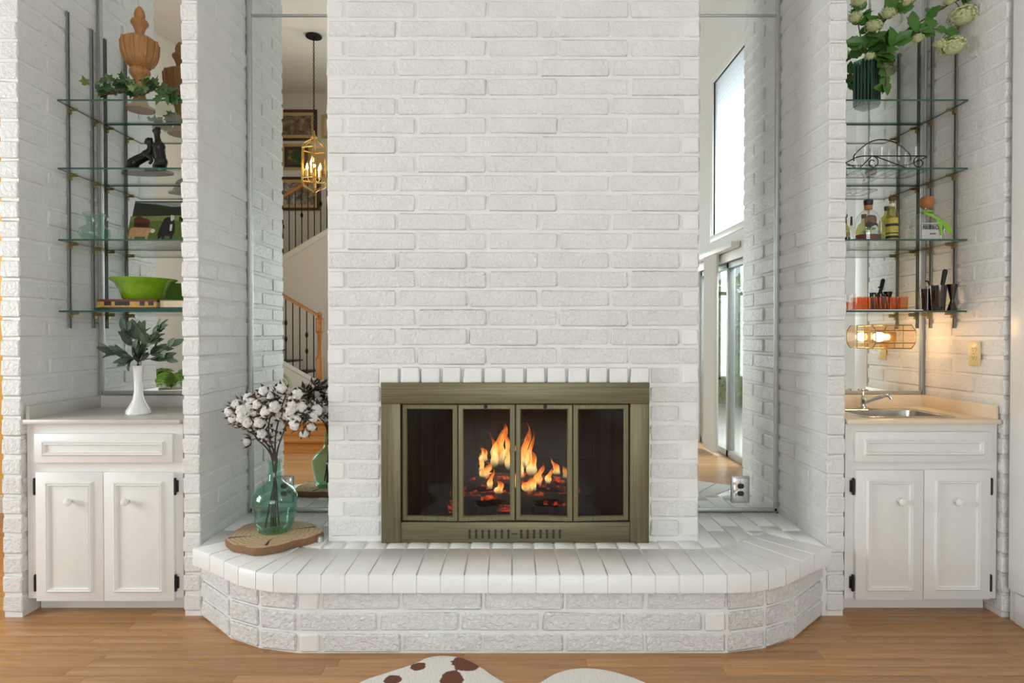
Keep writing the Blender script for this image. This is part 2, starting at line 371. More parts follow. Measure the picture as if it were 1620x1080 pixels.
NC = 27                                    # courses on the chimney face above its base
ZB = 1.116-9*C                             # bottom joint of the chimney brickwork
XL, XR = -.838, .849
FX0, FX1, FZ1 = -.587, .6156, 1.043        # brass surround
core = MB(); r = .007
core.box(XL+r, FX0+.03, YC+r, 3.2, 0, 4.6).box(FX1-.03, XR-r, YC+r, 3.2, 0, 4.6).box(FX0+.03, FX1-.03, YC+r, 3.2, 1.02, 4.6).box(FX0+.03, FX1-.03, 3.13, 3.2, 0, 1.02)
ch = struct(core, 'wall_chimney', 'mortar')
for k in range(0, 33):
    z = ZB+(k+.5)*C; A = (k-9) % 2 == 0; H = C-MO
    mat = 'brick_rough' if z < 1.62 else 'brick_soft'
    x = XL
    lens = ([.087]+[.32]*5) if A else ([.32]*5+[.087])
    for L in lens:
        x0, x1 = x, x+L; x += L
        if z < 1.117:                                      # beside the firebox
            segs = []
            if x0 < FX0-.01: segs.append((x0, min(x1, FX0-.004)))
            if x1 > FX1+.01: segs.append((max(x0, FX1+.004), x1))
        else: segs = [(x0, x1)]
        for a, b in segs:
            if b-a < .03: continue
            brick(ch, (a+b)/2, YC+.045, z, b-a-MO, .09, H, 0, 'brick_smooth' if L < .1 else mat)
    for side, X in ((-1, XL+.045), (1, XR-.045)):           # chimney flanks
        st = YC+(.09 if (A == (side == 1)) else .0)
        y = st
        for L in (.32, .32):
            e = min(y+L, 3.15)
            if e-y > .05:
                if y > YC+.01: brick(ch, X, (y+e)/2, z, e-y-MO, .09, H, pi/2, 'brick_soft')
                else: brick(ch, X, (y+.09+e)/2, z, e-y-.09, .0895, H, pi/2, 'brick_soft')
            y += L
n = 13
for i in range(n):                                          # soldier course over the firebox
    x = FX0-.012+(i+.5)*(FX1-FX0+.018)/n
    brick(ch, x, YC+.025, (1.035+1.110)/2, .094-.008, .09, .074, 0, 'brick_smooth')

# ------------------------------------------------------------------ single-wythe brick walls (piers and niche sides)
def wythe(name, x0, x1, y0, y1, flip, zt=3.46, top=4.6):
    m = MB(); m.box(x0+.006, x1-.006, y0+.014, y1, 0, top); o = struct(m, name, 'mortar')
    k = 0; z = 0
    off = .978 - 11*.0875
    while z < zt:
        z = off+(k+.5)*.0875; A = (k+flip) % 2 == 0
        segs = [(y0, y0+.315), (y0+.315, y1)] if A else [(y0, y0+.17), (y0+.17, y1)]
        for a, b in segs:
            if b-a > .06: brick(o, (x0+x1)/2, (a+b)/2, z, b-a-MO, x1-x0, .0875-MO, pi/2, 'brick_soft')
        k += 1
    return o
PLi, PLo, PRi, PRo = -1.388, -1.468, 1.402, 1.486
wythe('wall_left_pier', PLo, PLi, YP, 3.17, 0); wythe('wall_right_pier', PRi, PRo, YP, 3.17, 1)
WL, WR = -2.172, 2.172
wythe('wall_left_niche', -2.262, WL, 2.645, 3.17, 1); wythe('wall_right_niche', WR, 2.255, 2.645, 3.17, 0)
# ------------------------------------------------------------------ shell
def cz(y): return 5.55+(-4.4-y)*.165
struct(MB().box(-2.27, 2.4, 3.2, 3.32, 0, 4.6), 'wall_front', 'wall_paint')
struct(MB().add([(-6, 4.4, cz(4.4)), (2.5, 4.4, cz(4.4)), (2.5, -4.6, cz(-4.6)), (-6, -4.6, cz(-4.6)), (-6, 4.4, cz(4.4)+.1), (2.5, 4.4, cz(4.4)+.1), (2.5, -4.6, cz(-4.6)+.1), (-6, -4.6, cz(-4.6)+.1)], [(0, 1, 2, 3), (4, 5, 6, 7), (0, 1, 5, 4), (1, 2, 6, 5), (2, 3, 7, 6), (3, 0, 4, 7)]), 'ceiling', 'ceiling_paint')
# right wall with its sliding door and the window above
DY0, DY1, DZ, WY0, WY1, WZ0, WZ1 = -.75, .62, 2.0, -.25, .62, 2.34, 4.0
RX = 2.2
m = MB(); T = .12
m.box(RX, RX+T, DY1, 2.64, .0, 4.8).box(RX, RX+T, -4.5, DY0, 0, 5.7).box(RX, RX+T, DY0, DY1, DZ, WZ0).box(RX, RX+T, DY0, WY0, WZ0, WZ1).box(RX, RX+T, DY0, DY1, WZ1, 5.2)
struct(m, 'wall_right', 'wall_grey_paint')
struct(MB().rbox(RX-.014, RX, .72, 2.6, 0, .135, .004), 'baseboard_right', 'trim_white')
struct(MB().rbox(RX-.02, RX+.001, 2.50, 2.628, .14, 4.3, .004), 'trim_1', 'trim_white')
# back wall with tall window opening on the right half
m = MB(); m.box(-4.5, -1.7, -4.52, -4.4, 0, 5.7).box(2.05, 2.3, -4.52, -4.4, 0, 5.7).box(-1.7, 2.05, -4.52, -4.4, 0, .45).box(-1.7, 2.05, -4.52, -4.4, 3.55, 5.7)
struct(m, 'wall_back', 'wall_paint')
wn3 = struct(MB().box(-1.7, 2.05, -4.47, -4.462, .45, 3.55), 'window_3', 'glass_window')
for i in range(4):
    x = -1.7+i*1.25; f = MB().box(x-.035, x+.035, -4.5, -4.43, .45, 3.55).build('mullion', 'trim_white', wn3)
for z in (.47, 2.0, 3.53): MB().box(-1.7, 2.05, -4.5, -4.43, z-.03, z+.03).build('rail', 'trim_white', wn3)
struct(MB().box(-4.57, -4.45, -4.5, .3, 0, 5.7).box(-4.57, -4.45, 2.2, 2.4, 0, 5.7).box(-4.57, -4.45, .3, 2.2, 0, .7).box(-4.57, -4.45, .3, 2.2, 2.7, 5.7), 'wall_left', 'wall_paint')
fill_wn = struct(MB().box(-4.53, -4.524, .3, 2.2, .7, 2.7), 'fill_window', 'glass_window')  # unseen window added to frame the side fill light
for y in (.33, 1.25, 2.17): MB().box(-4.56, -4.49, y-.03, y+.03, .7, 2.7).build('mullion', 'trim_white', fill_wn)
for z in (.73, 1.7, 2.67): MB().box(-4.56, -4.49, .3, 2.2, z-.03, z+.03).build('rail', 'trim_white', fill_wn)
struct(MB().box(-6.2, -2.262, 4.24, 4.34, 0, 4.8), 'wall_hall', 'yellow_paint')
struct(MB().box(-5.3, -5.2, 2.3, 4.3, 0, 4.8).box(-5.3, -4.45, 2.3, 2.4, 0, 4.8), 'wall_hall_side', 'yellow_paint')
struct(MB().box(-2.3, -2.27, 3.18, 4.3, 0, 4.8), 'wall_hall_return', 'yellow_paint')
bb = MB(); bb.box(-5.2, -2.3, 4.222, 4.24, 0, .10).rbox(-5.2, -2.3, 4.226, 4.24, .09, .125, .006); struct(bb, 'baseboard_hall', 'trim_white')
# floor
fl = MB(); PX0, PX1, PY0, PY1 = -3.42, RX, 1.5, 2.787
fl.box(-6, PX0, -4.5, 4.4, -.1, 0, 1).box(PX1, 2.4, -4.5, 4.4, -.1, 0, 1).box(PX0, PX1, -4.5, PY0, -.1, 0, 1).box(PX0, PX1, PY1, 4.4, -.1, 0, 1).box(PX0, PX1, PY0, PY1, -.1, -.006, 0)
flo = struct(fl, 'floor', ['stem_dark', 'floor_oak_far'])
PC = {}
rows = 22; pw = (PY1-PY0)/rows
for i in range(rows):
    x = PX0-R.uniform(0, .9)
    while x < PX1:
        L = R.choice([.55, .75, .95, 1.15, 1.4]); a, b = max(x, PX0), min(x+L, PX1); x += L
        if b-a < .03: continue
        key = round(b-a, 3)
        if key not in PC: PC[key] = MB().rbox(-(b-a)/2+.0004, (b-a)/2-.0004, -pw/2+.0004, pw/2-.0004, -.012, 0, .0007).mesh('plank', 'floor_oak', 30)
        o = bpy.data.objects.new('plank', PC[key]); COL.objects.link(o); o.parent = flo; o.location = ((a+b)/2, PY0+(i+.5)*pw, R.uniform(-.0004, 0))
# ------------------------------------------------------------------ hearth
he = thing('hearth', 'raised white painted brick hearth with angled corners below the firebox', 'hearth', (0, YC, 0))
HO = wl(he)
base = [(-1.392, 2.668), (-1.171, 2.466), (-1.015, 2.387), (-.846, 2.349)]
capo = [(-1.402, 2.612), (-1.291, 2.540), (-1.194, 2.466), (-1.103, 2.397), (-1.014, 2.355), (-.934, 2.330), (-.837, 2.322)]
full = base+[(-x, y) for x, y in base[::-1]]
poly = [(x*.994, y+.008) for x, y in full]+[(1.406, 2.672), (1.406, 3.15), (.83, 3.15), (.83, 2.72), (-.83, 2.72), (-.83, 3.15), (-1.394, 3.15), (-1.394, 2.672)]
MB().prism(poly, 0.0, .300, lambda a, b, t: (a, b, t)).build('core', 'mortar', he)
cp = [(x*.994, y+.009) for x, y in capo]; cp = cp+[(-x, y) for x, y in cp[::-1]]+poly[8:]
MB().prism(cp, .252, HZ-.005, lambda a, b, t: (a, b, t)).build('cap_mortar', 'hearth_gloss', he)
HB = .0833
for k in range(3):
    z = (k+.5)*HB; H = HB-.009
    x = -.846; row = ([.092]+[.32]*5) if k % 2 == 0 else ([.32]*5+[.092])
    for L in row:
        o = brick(he, x+L/2-HO.x, 2.349+.045-HO.y, z, L-MO, .09, H, 0, 'brick_smooth' if L < .1 else 'brick_crag'); x += L
    for s in (-1, 1):
        for (ax, ay), (bx, by) in zip(base[:-1], base[1:]):
            L = math.hypot(bx-ax, by-ay); nx, ny = -(by-ay)/L, (bx-ax)/L
            cx, cy = (ax+bx)/2+nx*.04, (ay+by)/2+ny*.04
            brick(he, -s*cx, cy-HO.y, z, L-.012, .08, H, -s*math.atan2(by-ay, bx-ax), 'brick_crag')
def capbrick(p4, z0=.25, z1=HZ):
    c = Vector((sum(p[0] for p in p4)/4, sum(p[1] for p in p4)/4)); g = .0045; b = .006
    def ins(d):
        out = []
        for p in p4:
            v = Vector(p)-c; L = v.length; out.append(Vector(p)-v/L*d)
        return out
    zt = z1+R.uniform(-.0015, .0015); m = MB(); lo = ins(g*1.4); hi = ins(g*1.4+b)
    m.add([(p.x, p.y, z0) for p in lo]+[(p.x, p.y, zt-b) for p in lo]+[(p.x, p.y, zt) for p in hi],
          [(3, 2, 1, 0)]+[(i, (i+1) % 4, 4+(i+1) % 4, 4+i) for i in range(4)]+[(4+i, 4+(i+1) % 4, 8+(i+1) % 4, 8+i) for i in range(4)]+[(8, 9, 10, 11)])
    return m.build('brick', 'hearth_gloss', he, smooth=60)
nb = 18; bw = 2*.837/nb
for i in range(nb):
    a = -.837+i*bw; b = a+bw
    capbrick([(a, 2.322), (b, 2.322), (b, 2.622), (a, 2.622)]); capbrick([(a, 2.622), (b, 2.622), (b, 2.725), (a, 2.725)])
inner = []
for i, (x, y) in enumerate(capo):
    t = (6-i)/6*math.radians(46); inner.append((x+.30*math.sin(t), y+.30*math.cos(t)))
for s in (-1, 1):
    q = lambda p: (-s*p[0], p[1])
    for i in range(6):
        p4 = [capo[i], capo[i+1], inner[i+1], inner[i]]; p4 = [q(p) for p in p4]
        capbrick(p4 if s == -1 else p4[::-1])
    def ystart(x):                                  # where the fan bricks end
        pts = [(-1.402, 2.612)]+inner
        for (ax, ay), (bx, by) in zip(pts[:-1], pts[1:]):
            if min(ax, bx)-1e-6 <= x <= max(ax, bx)+1e-6: return ay+(by-ay)*(x-ax)/(bx-ax) if abs(bx-ax) > 1e-6 else ay
        return inner[-1][1]
    xs = [-1.385+j*.0915 for j in range(7)]; xs[-1] = -.838
    for j in range(6):
        a, b = xs[j], xs[j+1]; ya, yb = ystart(a), ystart(b); ym = 2.93 if j % 2 else 2.86
        cuts = [(ya, yb)]+([(ym, ym)] if ym > max(ya, yb)+.05 else [])+[(3.158, 3.158)]
        for (l0, r0), (l1, r1) in zip(cuts[:-1], cuts[1:]):
            p4 = [q(p) for p in ((a, l0), (b, r0), (b, r1), (a, l1))]; capbrick(p4 if s == -1 else p4[::-1])
# ------------------------------------------------------------------ mirrors
def mirror_panel(name, label, x0, x1, z0, z1, seam, frame_side, y=YM):
    t = thing(name, label, 'mirror', ((x0+x1)/2, y, z0))
    zs = [z0, seam, z1] if seam else [z0, z1]
    for a, b in zip(zs[:-1], zs[1:]): MB().box(x0, x1, y, y+.006, a+.001, b-.001).build('pane', 'mirror', t)
    f = .010
    MB().rbox(x0-.004, x1+.004, y-.010, y+.004, z0-.012, z0+.006, .002).build('frame_rail', 'aluminium', t)
    if seam: MB().rbox(x0, x1, y-.007, y+.004, seam-.006, seam+.006, .002).build('frame_rail', 'aluminium', t)
    X = x0 if frame_side < 0 else x1
    fw = .011 if seam else .004
    MB().rbox(X-fw, X+fw, y-.010, y+.006, z0-.012, z1, .0015).build('frame_stile', 'aluminium', t)
    return t
mirror_panel('wall_mirror', 'tall framed mirror beside the chimney behind the cotton stems', -1.375, XL+.004, .338, 4.3, 2.925, -1)
mirror_panel('wall_mirror', 'tall framed mirror beside the chimney reflecting the sliding door', XR-.004, 1.392, .338, 4.3, 2.925, 1)
mirror_panel('niche_mirror', 'mirror backing the niche with the wooden finial and cow picture', WL+.02, PLo-.003, .955, 4.3, None, -1)
mirror_panel('niche_mirror', 'mirror backing the bar niche above the sink', PRo+.003, WR-.02, .955, 4.3, None, 1)

# ------------------------------------------------------------------ fireplace surround
fs = thing('fireplace_surround', 'antique brass firebox surround with four glass doors', 'fireplace', ((FX0+FX1)/2, YC, HZ))
y0, y1 = YC-.022, YC+.02
def fx(px): return (px-810)*YC/F
xa, xb = fx(634.5), fx(996); zt, zb = U(0, 637.5, YC).z, U(0, 824, YC).z
MB().rbox(FX0, FX1, y0-.004, y1, zt, FZ1, .003).build('top_bar', 'brushed_brass_h', fs)
MB().rbox(FX0, xa, y0, y1, HZ-.002, zt, .003).build('side_bar', 'brushed_brass_v', fs)
MB().rbox(xb, FX1, y0, y1, HZ-.002, zt, .003).build('side_bar', 'brushed_brass_v', fs)
lb = MB().rbox(xa, xb, y0+.004, y1, HZ-.002, zb, .003).build('vent_bar', 'brushed_brass_h', fs)
for i in range(14):
    v = i if i < 7 else i+1; px = 743+v*10.2; c = U(px, 844.5, y0+.003)
    s = MB().tube([(c.x, y0+.0035, c.z), (c.x, y0+.008, c.z)], .001, 8)
    s = MB().box(c.x-.0045, c.x+.0045, y0+.0028, y0+.006, c.z-.014, c.z+.014)
    for dz in (-.014, .014): s.tube([(c.x, y0+.0027, c.z+dz), (c.x, y0+.006, c.z+dz)], .0065, 10)
    s.build('vent_slot', 'black_plastic', lb)
c = U(814, 844.5, y0); MB().box(c.x-.012, c.x+.012, y0+.002, y0+.006, c.z-.002, c.z+.002).build('lever_slot', 'black_plastic', lb)
edges = [fx(635.5), fx(725), fx(815.5), fx(906), fx(995.5)]; outs = [0, .016, .0, .016, 0]
for i in range(4):
    a, b = edges[i]+.001, edges[i+1]-.001; ya, yb = YC-.002-outs[i], YC-.002-outs[i+1]
    def sk(x, y, z, a=a, b=b, ya=ya, yb=yb): return (x, ya+(yb-ya)*(x-a)/(b-a)+y, z)
    z0_, z1_ = zb+.003, zt-.003; f = .024
    d = MB().rings(a, b, z0_, z1_, [(0, .014), (0, 0), (.004, -.004), (f-.004, -.004), (f, .001), (f, .014), (0, .014)], fn=sk).build('door_frame', 'brushed_brass_v', fs, smooth=20)
    g = MB(); q = [sk(a+f-.003, .004, z0_+f-.003), sk(b-f+.003, .004, z0_+f-.003), sk(b-f+.003, .004, z1_-f+.003), sk(a+f-.003, .004, z1_-f+.003)]
    g.add(q+[(p[0], p[1]+.004, p[2]) for p in q], [(0, 1, 2, 3), (7, 6, 5, 4), (0, 4, 5, 1), (1, 5, 6, 2), (2, 6, 7, 3), (3, 7, 4, 0)]); g.build('pane', 'glass_fire', d)
    if i in (1, 2):
        kx = fx(768.5) if i == 1 else fx(862); p = sk(kx, -.004, z1_-.010)
        MB().tube([p, (p[0], p[1]-.012, p[2]), (p[0], p[1]-.016, p[2])], [.004, .009, .005], 12).build('knob', 'black_iron', d)
fb = thing('firebox', 'dark firebox lined with sooty brick behind the glass doors', 'firebox', (0, 2.95, HZ))
m = MB(); fa, fbx, by = FX0+.032, FX1-.032, 3.12
m.add([(fa, 2.75, HZ), (fbx, 2.75, HZ), (fbx-.16, by, HZ), (fa+.16, by, HZ), (fa, 2.75, 1.015), (fbx, 2.75, 1.015), (fbx-.16, by, 1.015), (fa+.16, by, 1.015)], [(0, 1, 2, 3), (4, 5, 6, 7), (1, 2, 6, 5), (2, 3, 7, 6), (3, 0, 4, 7)])
m.build('lining', 'firebrick', fb)
for k in range(7):
    for j in range(4):
        L = (fbx-fa-.32)/4; x = fa+.16+(j+.5)*L+(L/2 if k % 2 else 0)*.5
        MB().rbox(x-L/2+.006, min(x+L/2-.006, fbx-.165), by-.012, by+.005, HZ+k*.098+.006, HZ+(k+1)*.098-.006, .004).build('brick', 'firebrick', fb)
def curtain(x0, x1):
    m = MB(); nx = 60; vs_ = []
    for i in range(nx+1):
        x = x0+(x1-x0)*i/nx; y = 2.768+.008*math.sin(x*95)
        vs_ += [(x, y, HZ+.03), (x, y, 1.0)]
    return m.add(vs_, [(2*i, 2*i+2, 2*i+3, 2*i+1) for i in range(nx)])
for a, b, nm in ((fa+.01, fa+.36, 'left'), (fbx-.36, fbx-.01, 'right')):
    tag(curtain(a, b).build('spark_screen', 'chain_mesh'), 'chain spark curtain behind the glass door on the '+('cotton jug side' if nm == 'left' else 'bar niche side'), 'fire screen', 'spark curtains')
gr = thing('fire_grate', 'black iron grate carrying the burning logs', 'grate', (.02, 2.93, HZ))
for i in range(7):
    x = -.26+i*.09; MB().tube([(x, 2.82, HZ+.13), (x, 2.83, HZ+.07), (x, 3.03, HZ+.07)], .008, 8).build('bar', 'black_iron', gr)
for y in (2.85, 3.01): MB().tube([(-.29, y, HZ+.06), (.31, y, HZ+.06)], .008, 8).build('rail', 'black_iron', gr)
for x in (-.27, .29):
    for y in (2.85, 3.01): MB().tube([(x, y, HZ+.0), (x, y, HZ+.06)], .008, 8).build('leg', 'black_iron', gr)
def log(a, b, r, label, mats=('log_bark', 'ember')):
    a, b = Vector(a), Vector(b); pts = [a.lerp(b, t/8)+Vector((0, R.uniform(-.006, .006), R.uniform(-.006, .006))) for t in range(9)]
    m = MB().tube(pts, [r*R.uniform(.88, 1.08) for _ in pts], 14, 0); m.m = [1 if R.random() < .38 else 0 for _ in m.m]
    return tag(m.build('firewood_log', list(mats), smooth=70), label, 'log')
log((-.30, 2.89, HZ+.125), (.30, 2.90, HZ+.125), .05, 'charred log lying along the front of the grate')
log((-.24, 2.99, HZ+.13), (.33, 2.99, HZ+.135), .05, 'charred log lying along the back of the grate')
log((-.22, 2.90, HZ+.20), (.12, 2.99, HZ+.225), .04, 'burning log laid across the others under the tall flame')
log((.05, 2.97, HZ+.22), (.30, 2.90, HZ+.20), .036, 'short burning log laid crosswise under the smaller flames')
eb = MB()
for i in range(90): eb.ball((R.uniform(-.33, .36), R.uniform(2.80, 3.04), HZ+.012), R.uniform(.010, .026), 4, 0, 1, 1, .6)
tag(eb.build('ember_bed', 'ember'), 'bed of glowing red embers under the grate', 'embers', kind='stuff')
def flame(px, yb, yt, wpx, d, lean=0):
    wpx *= .9; yt -= (yb-yt)*.12; yb += 10
    b = U(px, yb, d); t = U(px+lean, yt, d); n = 14; h = t.z-b.z; w_ = wpx*d/F/2; ph = R.uniform(0, 6)
    pts = []; rad = []
    for i in range(n+1):
        q = i/n; pts.append(b.lerp(t, q)+Vector((math.sin(q*6.5+ph)*w_*.6*(.25+q), math.cos(q*4+ph)*w_*.25, 0))); rad.append(max(.0006, w_*(.18+.82*math.sin(pi*q**.62))*(1-q)**.75*(1+.22*math.sin(q*17+ph))))
    m = MB().tube(pts, rad, 10)
    o = m.build('flame', 'flame', smooth=80)
    return tag(o, 'orange flame rising from the burning logs', 'flame', 'flames on the logs')
for a in ((792, 728, 662, 30, 2.90, 0), (806, 735, 690, 18, 2.93, 4), (766, 722, 702, 18, 2.9, -6), (830, 735, 668, 24, 2.92, 2), (843, 745, 700, 22, 2.91, -8), (853, 758, 730, 18, 2.86, 3), (880, 742, 724, 16, 2.88, -4), (893, 748, 728, 12, 2.89, 2), (788, 772, 755, 18, 2.83, 2), (833, 768, 750, 26, 2.83, 8), (772, 745, 730, 24, 2.87, -4), (815, 762, 742, 14, 2.84, 0), (783, 732, 680, 16, 2.95, -5), (800, 725, 672, 14, 2.86, 2), (837, 740, 678, 14, 2.96, 5), (826, 748, 705, 14, 2.86, -3), (760, 738, 712, 12, 2.9, 4), (868, 756, 735, 14, 2.86, 4), (846, 768, 740, 12, 2.85, -2), (776, 765, 738, 12, 2.86, 3)): flame(*a)
l = bpy.data.lights.new('fire_light', 'POINT'); l.energy = 1.6; l.color = (1, .45, .12); l.shadow_soft_size = .04
o = bpy.data.objects.new('fire_light', l); COL.objects.link(o); o.location = (.02, 2.86, HZ+.36)

# ------------------------------------------------------------------ cabinets, counters
CZ = .88
def cabinet(side, label):
    t = thing('base_cabinet', label, 'cabinet', (side*1.82, 2.9, 0), 'white built-in cabinets in the niches')
    xin, xout = (1.472, 2.168)
    def X(px): return (px-810)*2.675/F
    a, b = (-xout, -xin) if side < 0 else (xin+.018, xout)
    MB().box(a, b, 2.68, 2.70, .075, CZ-.022).box(a, a+.016, 2.70, 3.158, .075, CZ-.022).box(b-.016, b, 2.70, 3.158, .075, CZ-.022).box(a+.016, b-.016, 2.70, 3.158, .075, .095).build('body', 'white_enamel', t)
    MB().box(a, b, 2.752, 3.1, 0, .075).build('toe_kick', 'white_enamel', t)
    if side < 0: dr = (56.5, 274.5, 686, 732); drs = [(58, 164.6, 747, 951, 115, 54.5), (165.4, 276, 747, 951, 204, 277)]
    else: dr = (1352.5, 1566, 683, 731); drs = [(1353, 1459.6, 744, 949, 1421, 1350), (1460.4, 1565.5, 743, 948, 1510, 1568.5)]
    def panel(name, x0, x1, z0, z1, par, ins=.05):
        p = MB().rbox(x0, x1, 2.660, 2.681, z0, z1, .003).build(name, 'white_enamel', par)
        MB().rings(x0+ins, x1-ins, z0+ins*.9, z1-ins*.9, [(0, 2.661), (.002, 2.655), (.007, 2.650), (.012, 2.654), (.016, 2.651), (.021, 2.660)]).build('molding', 'trim_white', p)
        return p
    z = lambda py: U(0, py, 2.66).z
    panel('drawer_front', X(dr[0]), X(dr[1]), z(dr[3]), z(dr[2]), t, .034)
    for x0, x1, yt, yb, kx, hx in drs:
        d = panel('door', X(x0), X(x1), z(yb), z(yt), t, .045)
        kz = z(792); kX = X(kx)
        m = MB(); pr = [(.007, 0), (.007, .012), (.014, .018), (.017, .026), (.014, .034), (.001, .038)]
        m.lathe(pr, (0, 0, 0), 20); m.xf(Matrix.Translation((kX, 2.661, kz)) @ Matrix.Rotation(pi/2, 4, 'X')); tag(m.build('knob', 'white_ceramic', d), 'round white ceramic knob')
        for py in (770, 923):
            hz = z(py); hX = X(hx); m = MB().tube([(hX, 2.668, hz-.030), (hX, 2.668, hz+.030)], .006, 8)
            for e in (-1, 1): m.ball((hX, 2.668, hz+e*.033), .006, 6)
            m.rbox(hX-.011, hX+.011, 2.6715, 2.6795, hz-.026, hz+.026, .002); tag(m.build('hinge', 'black_iron', d), 'black iron butterfly hinge')
    return t
cabinet(-1, 'white panelled cabinet under the niche with the finial'); cabinet(1, 'white panelled cabinet under the bar sink')
m = MB(); m.rbox(-2.166, -1.472, 2.652, 3.158, CZ-.02, CZ, .003)
ct = m.build('worktop', 'counter_grey'); tag(ct, 'grey laminate counter under the white bud vase', 'counter')
MB().rbox(-2.166, -2.150, 2.67, 3.158, CZ-.001, CZ+.058, .002).build('side_splash', 'counter_grey', ct)
MB().rbox(-2.152, -1.472, 3.138, 3.158, CZ-.001, CZ+.058, .002).build('back_splash', 'counter_grey', ct)
SX0, SX1, SY0, SY1 = 1.60, 2.03, 2.72, 3.08
m = MB(); m.rbox(1.490, 2.166, 2.652, SY0+.012, CZ-.02, CZ, .003).box(1.490, 2.166, SY1-.012, 3.158, CZ-.02, CZ).box(1.490, SX0+.012, SY0+.011, SY1-.011, CZ-.02, CZ).box(SX1-.012, 2.166, SY0+.011, SY1-.011, CZ-.02, CZ)
ct = m.build('worktop', 'counter_cream'); tag(ct, 'cream laminate bar counter around the steel sink', 'counter')
MB().rbox(2.150, 2.166, 2.67, 3.158, CZ-.001, CZ+.062, .002).build('side_splash', 'counter_cream', ct)
MB().rbox(1.490, 2.152, 3.138, 3.158, CZ-.001, CZ+.062, .002).build('back_splash', 'counter_cream', ct)
def rrect(x0, x1, y0_, y1_, r, n=5):
    out = []
    for cx, cy, a0 in ((x1-r, y1_-r, 0), (x0+r, y1_-r, pi/2), (x0+r, y0_+r, pi), (x1-r, y0_+r, 1.5*pi)):
        out += [(cx+r*math.cos(a0+j*pi/2/n), cy+r*math.sin(a0+j*pi/2/n)) for j in range(n+1)]
    return out
m = MB(); lv = [(0, CZ+.0005, .03), (.004, CZ+.004, .03), (.016, CZ+.004, .03), (.022, CZ-.002, .04), (.03, CZ-.12, .05), (.06, CZ-.135, .05)]
loops = [[(x, y, z) for x, y in rrect(SX0+i, SX1-i, SY0+i, SY1-(i if i < .01 else i+.05), rr)] for i, z, rr in lv]
k = len(loops[0]); m.add([p for L in loops for p in L], [(i*k+j, i*k+(j+1) % k, (i+1)*k+(j+1) % k, (i+1)*k+j) for i in range(len(loops)-1) for j in range(k)]+[tuple(range((len(loops)-1)*k, len(loops)*k))])
sk_ = m.build('sink', 'stainless'); tag(sk_, 'small stainless steel bar sink set in the cream counter', 'sink')
MB().lathe([(.02, CZ-.1345), (.018, CZ-.131), (.008, CZ-.133)], (1.82, 2.88, 0), 16).build('drain', 'chrome', sk_)
fp = Vector((1.786, 3.052, CZ+.003))
fa_ = thing('bar_faucet', 'chrome bar faucet with cross handle behind the sink', 'faucet', fp)
MB().lathe([(.026, 0), (.026, .006), (.014, .014), (.012, .045), (.015, .05)], fp, 20).build('body', 'chrome', fa_)
MB().tube(spline([fp+Vector((0, 0, .025)), fp+Vector((.04, -.03, .05)), fp+Vector((.085, -.06, .07)), fp+Vector((.10, -.07, .055))], 6), [.010]*10+[.008]*9, 10).build('spout', 'chrome', fa_)
MB().lathe([(.011, .05), (.007, .06), (.006, .085), (.012, .088), (.012, .096), (.004, .10)], fp, 16).build('stem', 'chrome', fa_)
m = MB()
for a in (0.4, 0.4+pi/2): m.tube([fp+Vector((-.028*math.cos(a), -.028*math.sin(a), .092)), fp+Vector((.028*math.cos(a), .028*math.sin(a), .092))], .0045, 8)
m.build('cross_handle', 'chrome', fa_)
# ------------------------------------------------------------------ shelves and standards
SZ = [U(0, y, 2.84).z for y in (157, 265, 378, 491)]
ordn = ['topmost', 'second', 'third', 'lowest']; 
what = {-1: ['under the wooden finial and ivy', 'under the black animal sculpture', 'under the cow picture', 'under the books and green bowl'], 1: ['under the green ribbed vase of hydrangeas', 'under the wire glass caddy', 'under the liquor bottles', 'under the shot glasses and bar tools']}
for s in (-1, 1):
    a, b = (-2.143, PLo-.004) if s < 0 else (PRo+.004, 2.150)
    for i, z in enumerate(SZ):
        m = MB(); m.box(a, b, 2.84, 3.15, z-.008, z, 0); m.m = [0, 0, 1, 1, 1, 1]
        tag(m.build('glass_shelf', ['glass_shelf', 'shelf_edge'], smooth=0), f'{ordn[i]} glass shelf {what[s][i]}', 'shelf', 'glass shelves in the niches')
    for j, y in enumerate((2.941, 3.109)):
        X = s*2.170; zt_, zb_ = (U(0, 18, y).z if j == 0 else U(0, 46, y).z), U(0, 519, y).z
        nm = ('slotted metal shelf standard on the %s wall, %s' % ('pitcher-side brick' if s < 0 else 'outlet-side brick', 'the one next to the mirror' if j else 'the one farther from the mirror'))
        st = thing('shelf_standard', nm, 'shelf standard', (X, y, zb_), 'shelf standards')
        MB().box(X-.002, X+.002, y-.006, y+.006, zb_, zt_).box(X-s*.006-.003, X-s*.006+.004, y-.007, y-.005, zb_, zt_).box(X-s*.006-.003, X-s*.006+.004, y+.005, y+.007, zb_, zt_).build('channel', 'dull_steel', st)
        m = MB(); z = zb_+.02
        while z < zt_-.02: m.box(X-s*.003-.001, X-s*.003+.001, y-.003, y+.003, z, z+.012); z += .025
        tag(m.build('slots', 'black_plastic', st), kind='stuff')
        for z in SZ:
            m = MB(); xx = sorted((X, X-s*.05)); m.box(xx[0], xx[1], y-.004, y+.004, z-.017, z-.0085); m.box(X-s*.012-.006, X-s*.012+.006, y-.008, y+.008, z-.032, z-.0085); m.build('bracket', 'antique_brass', st)
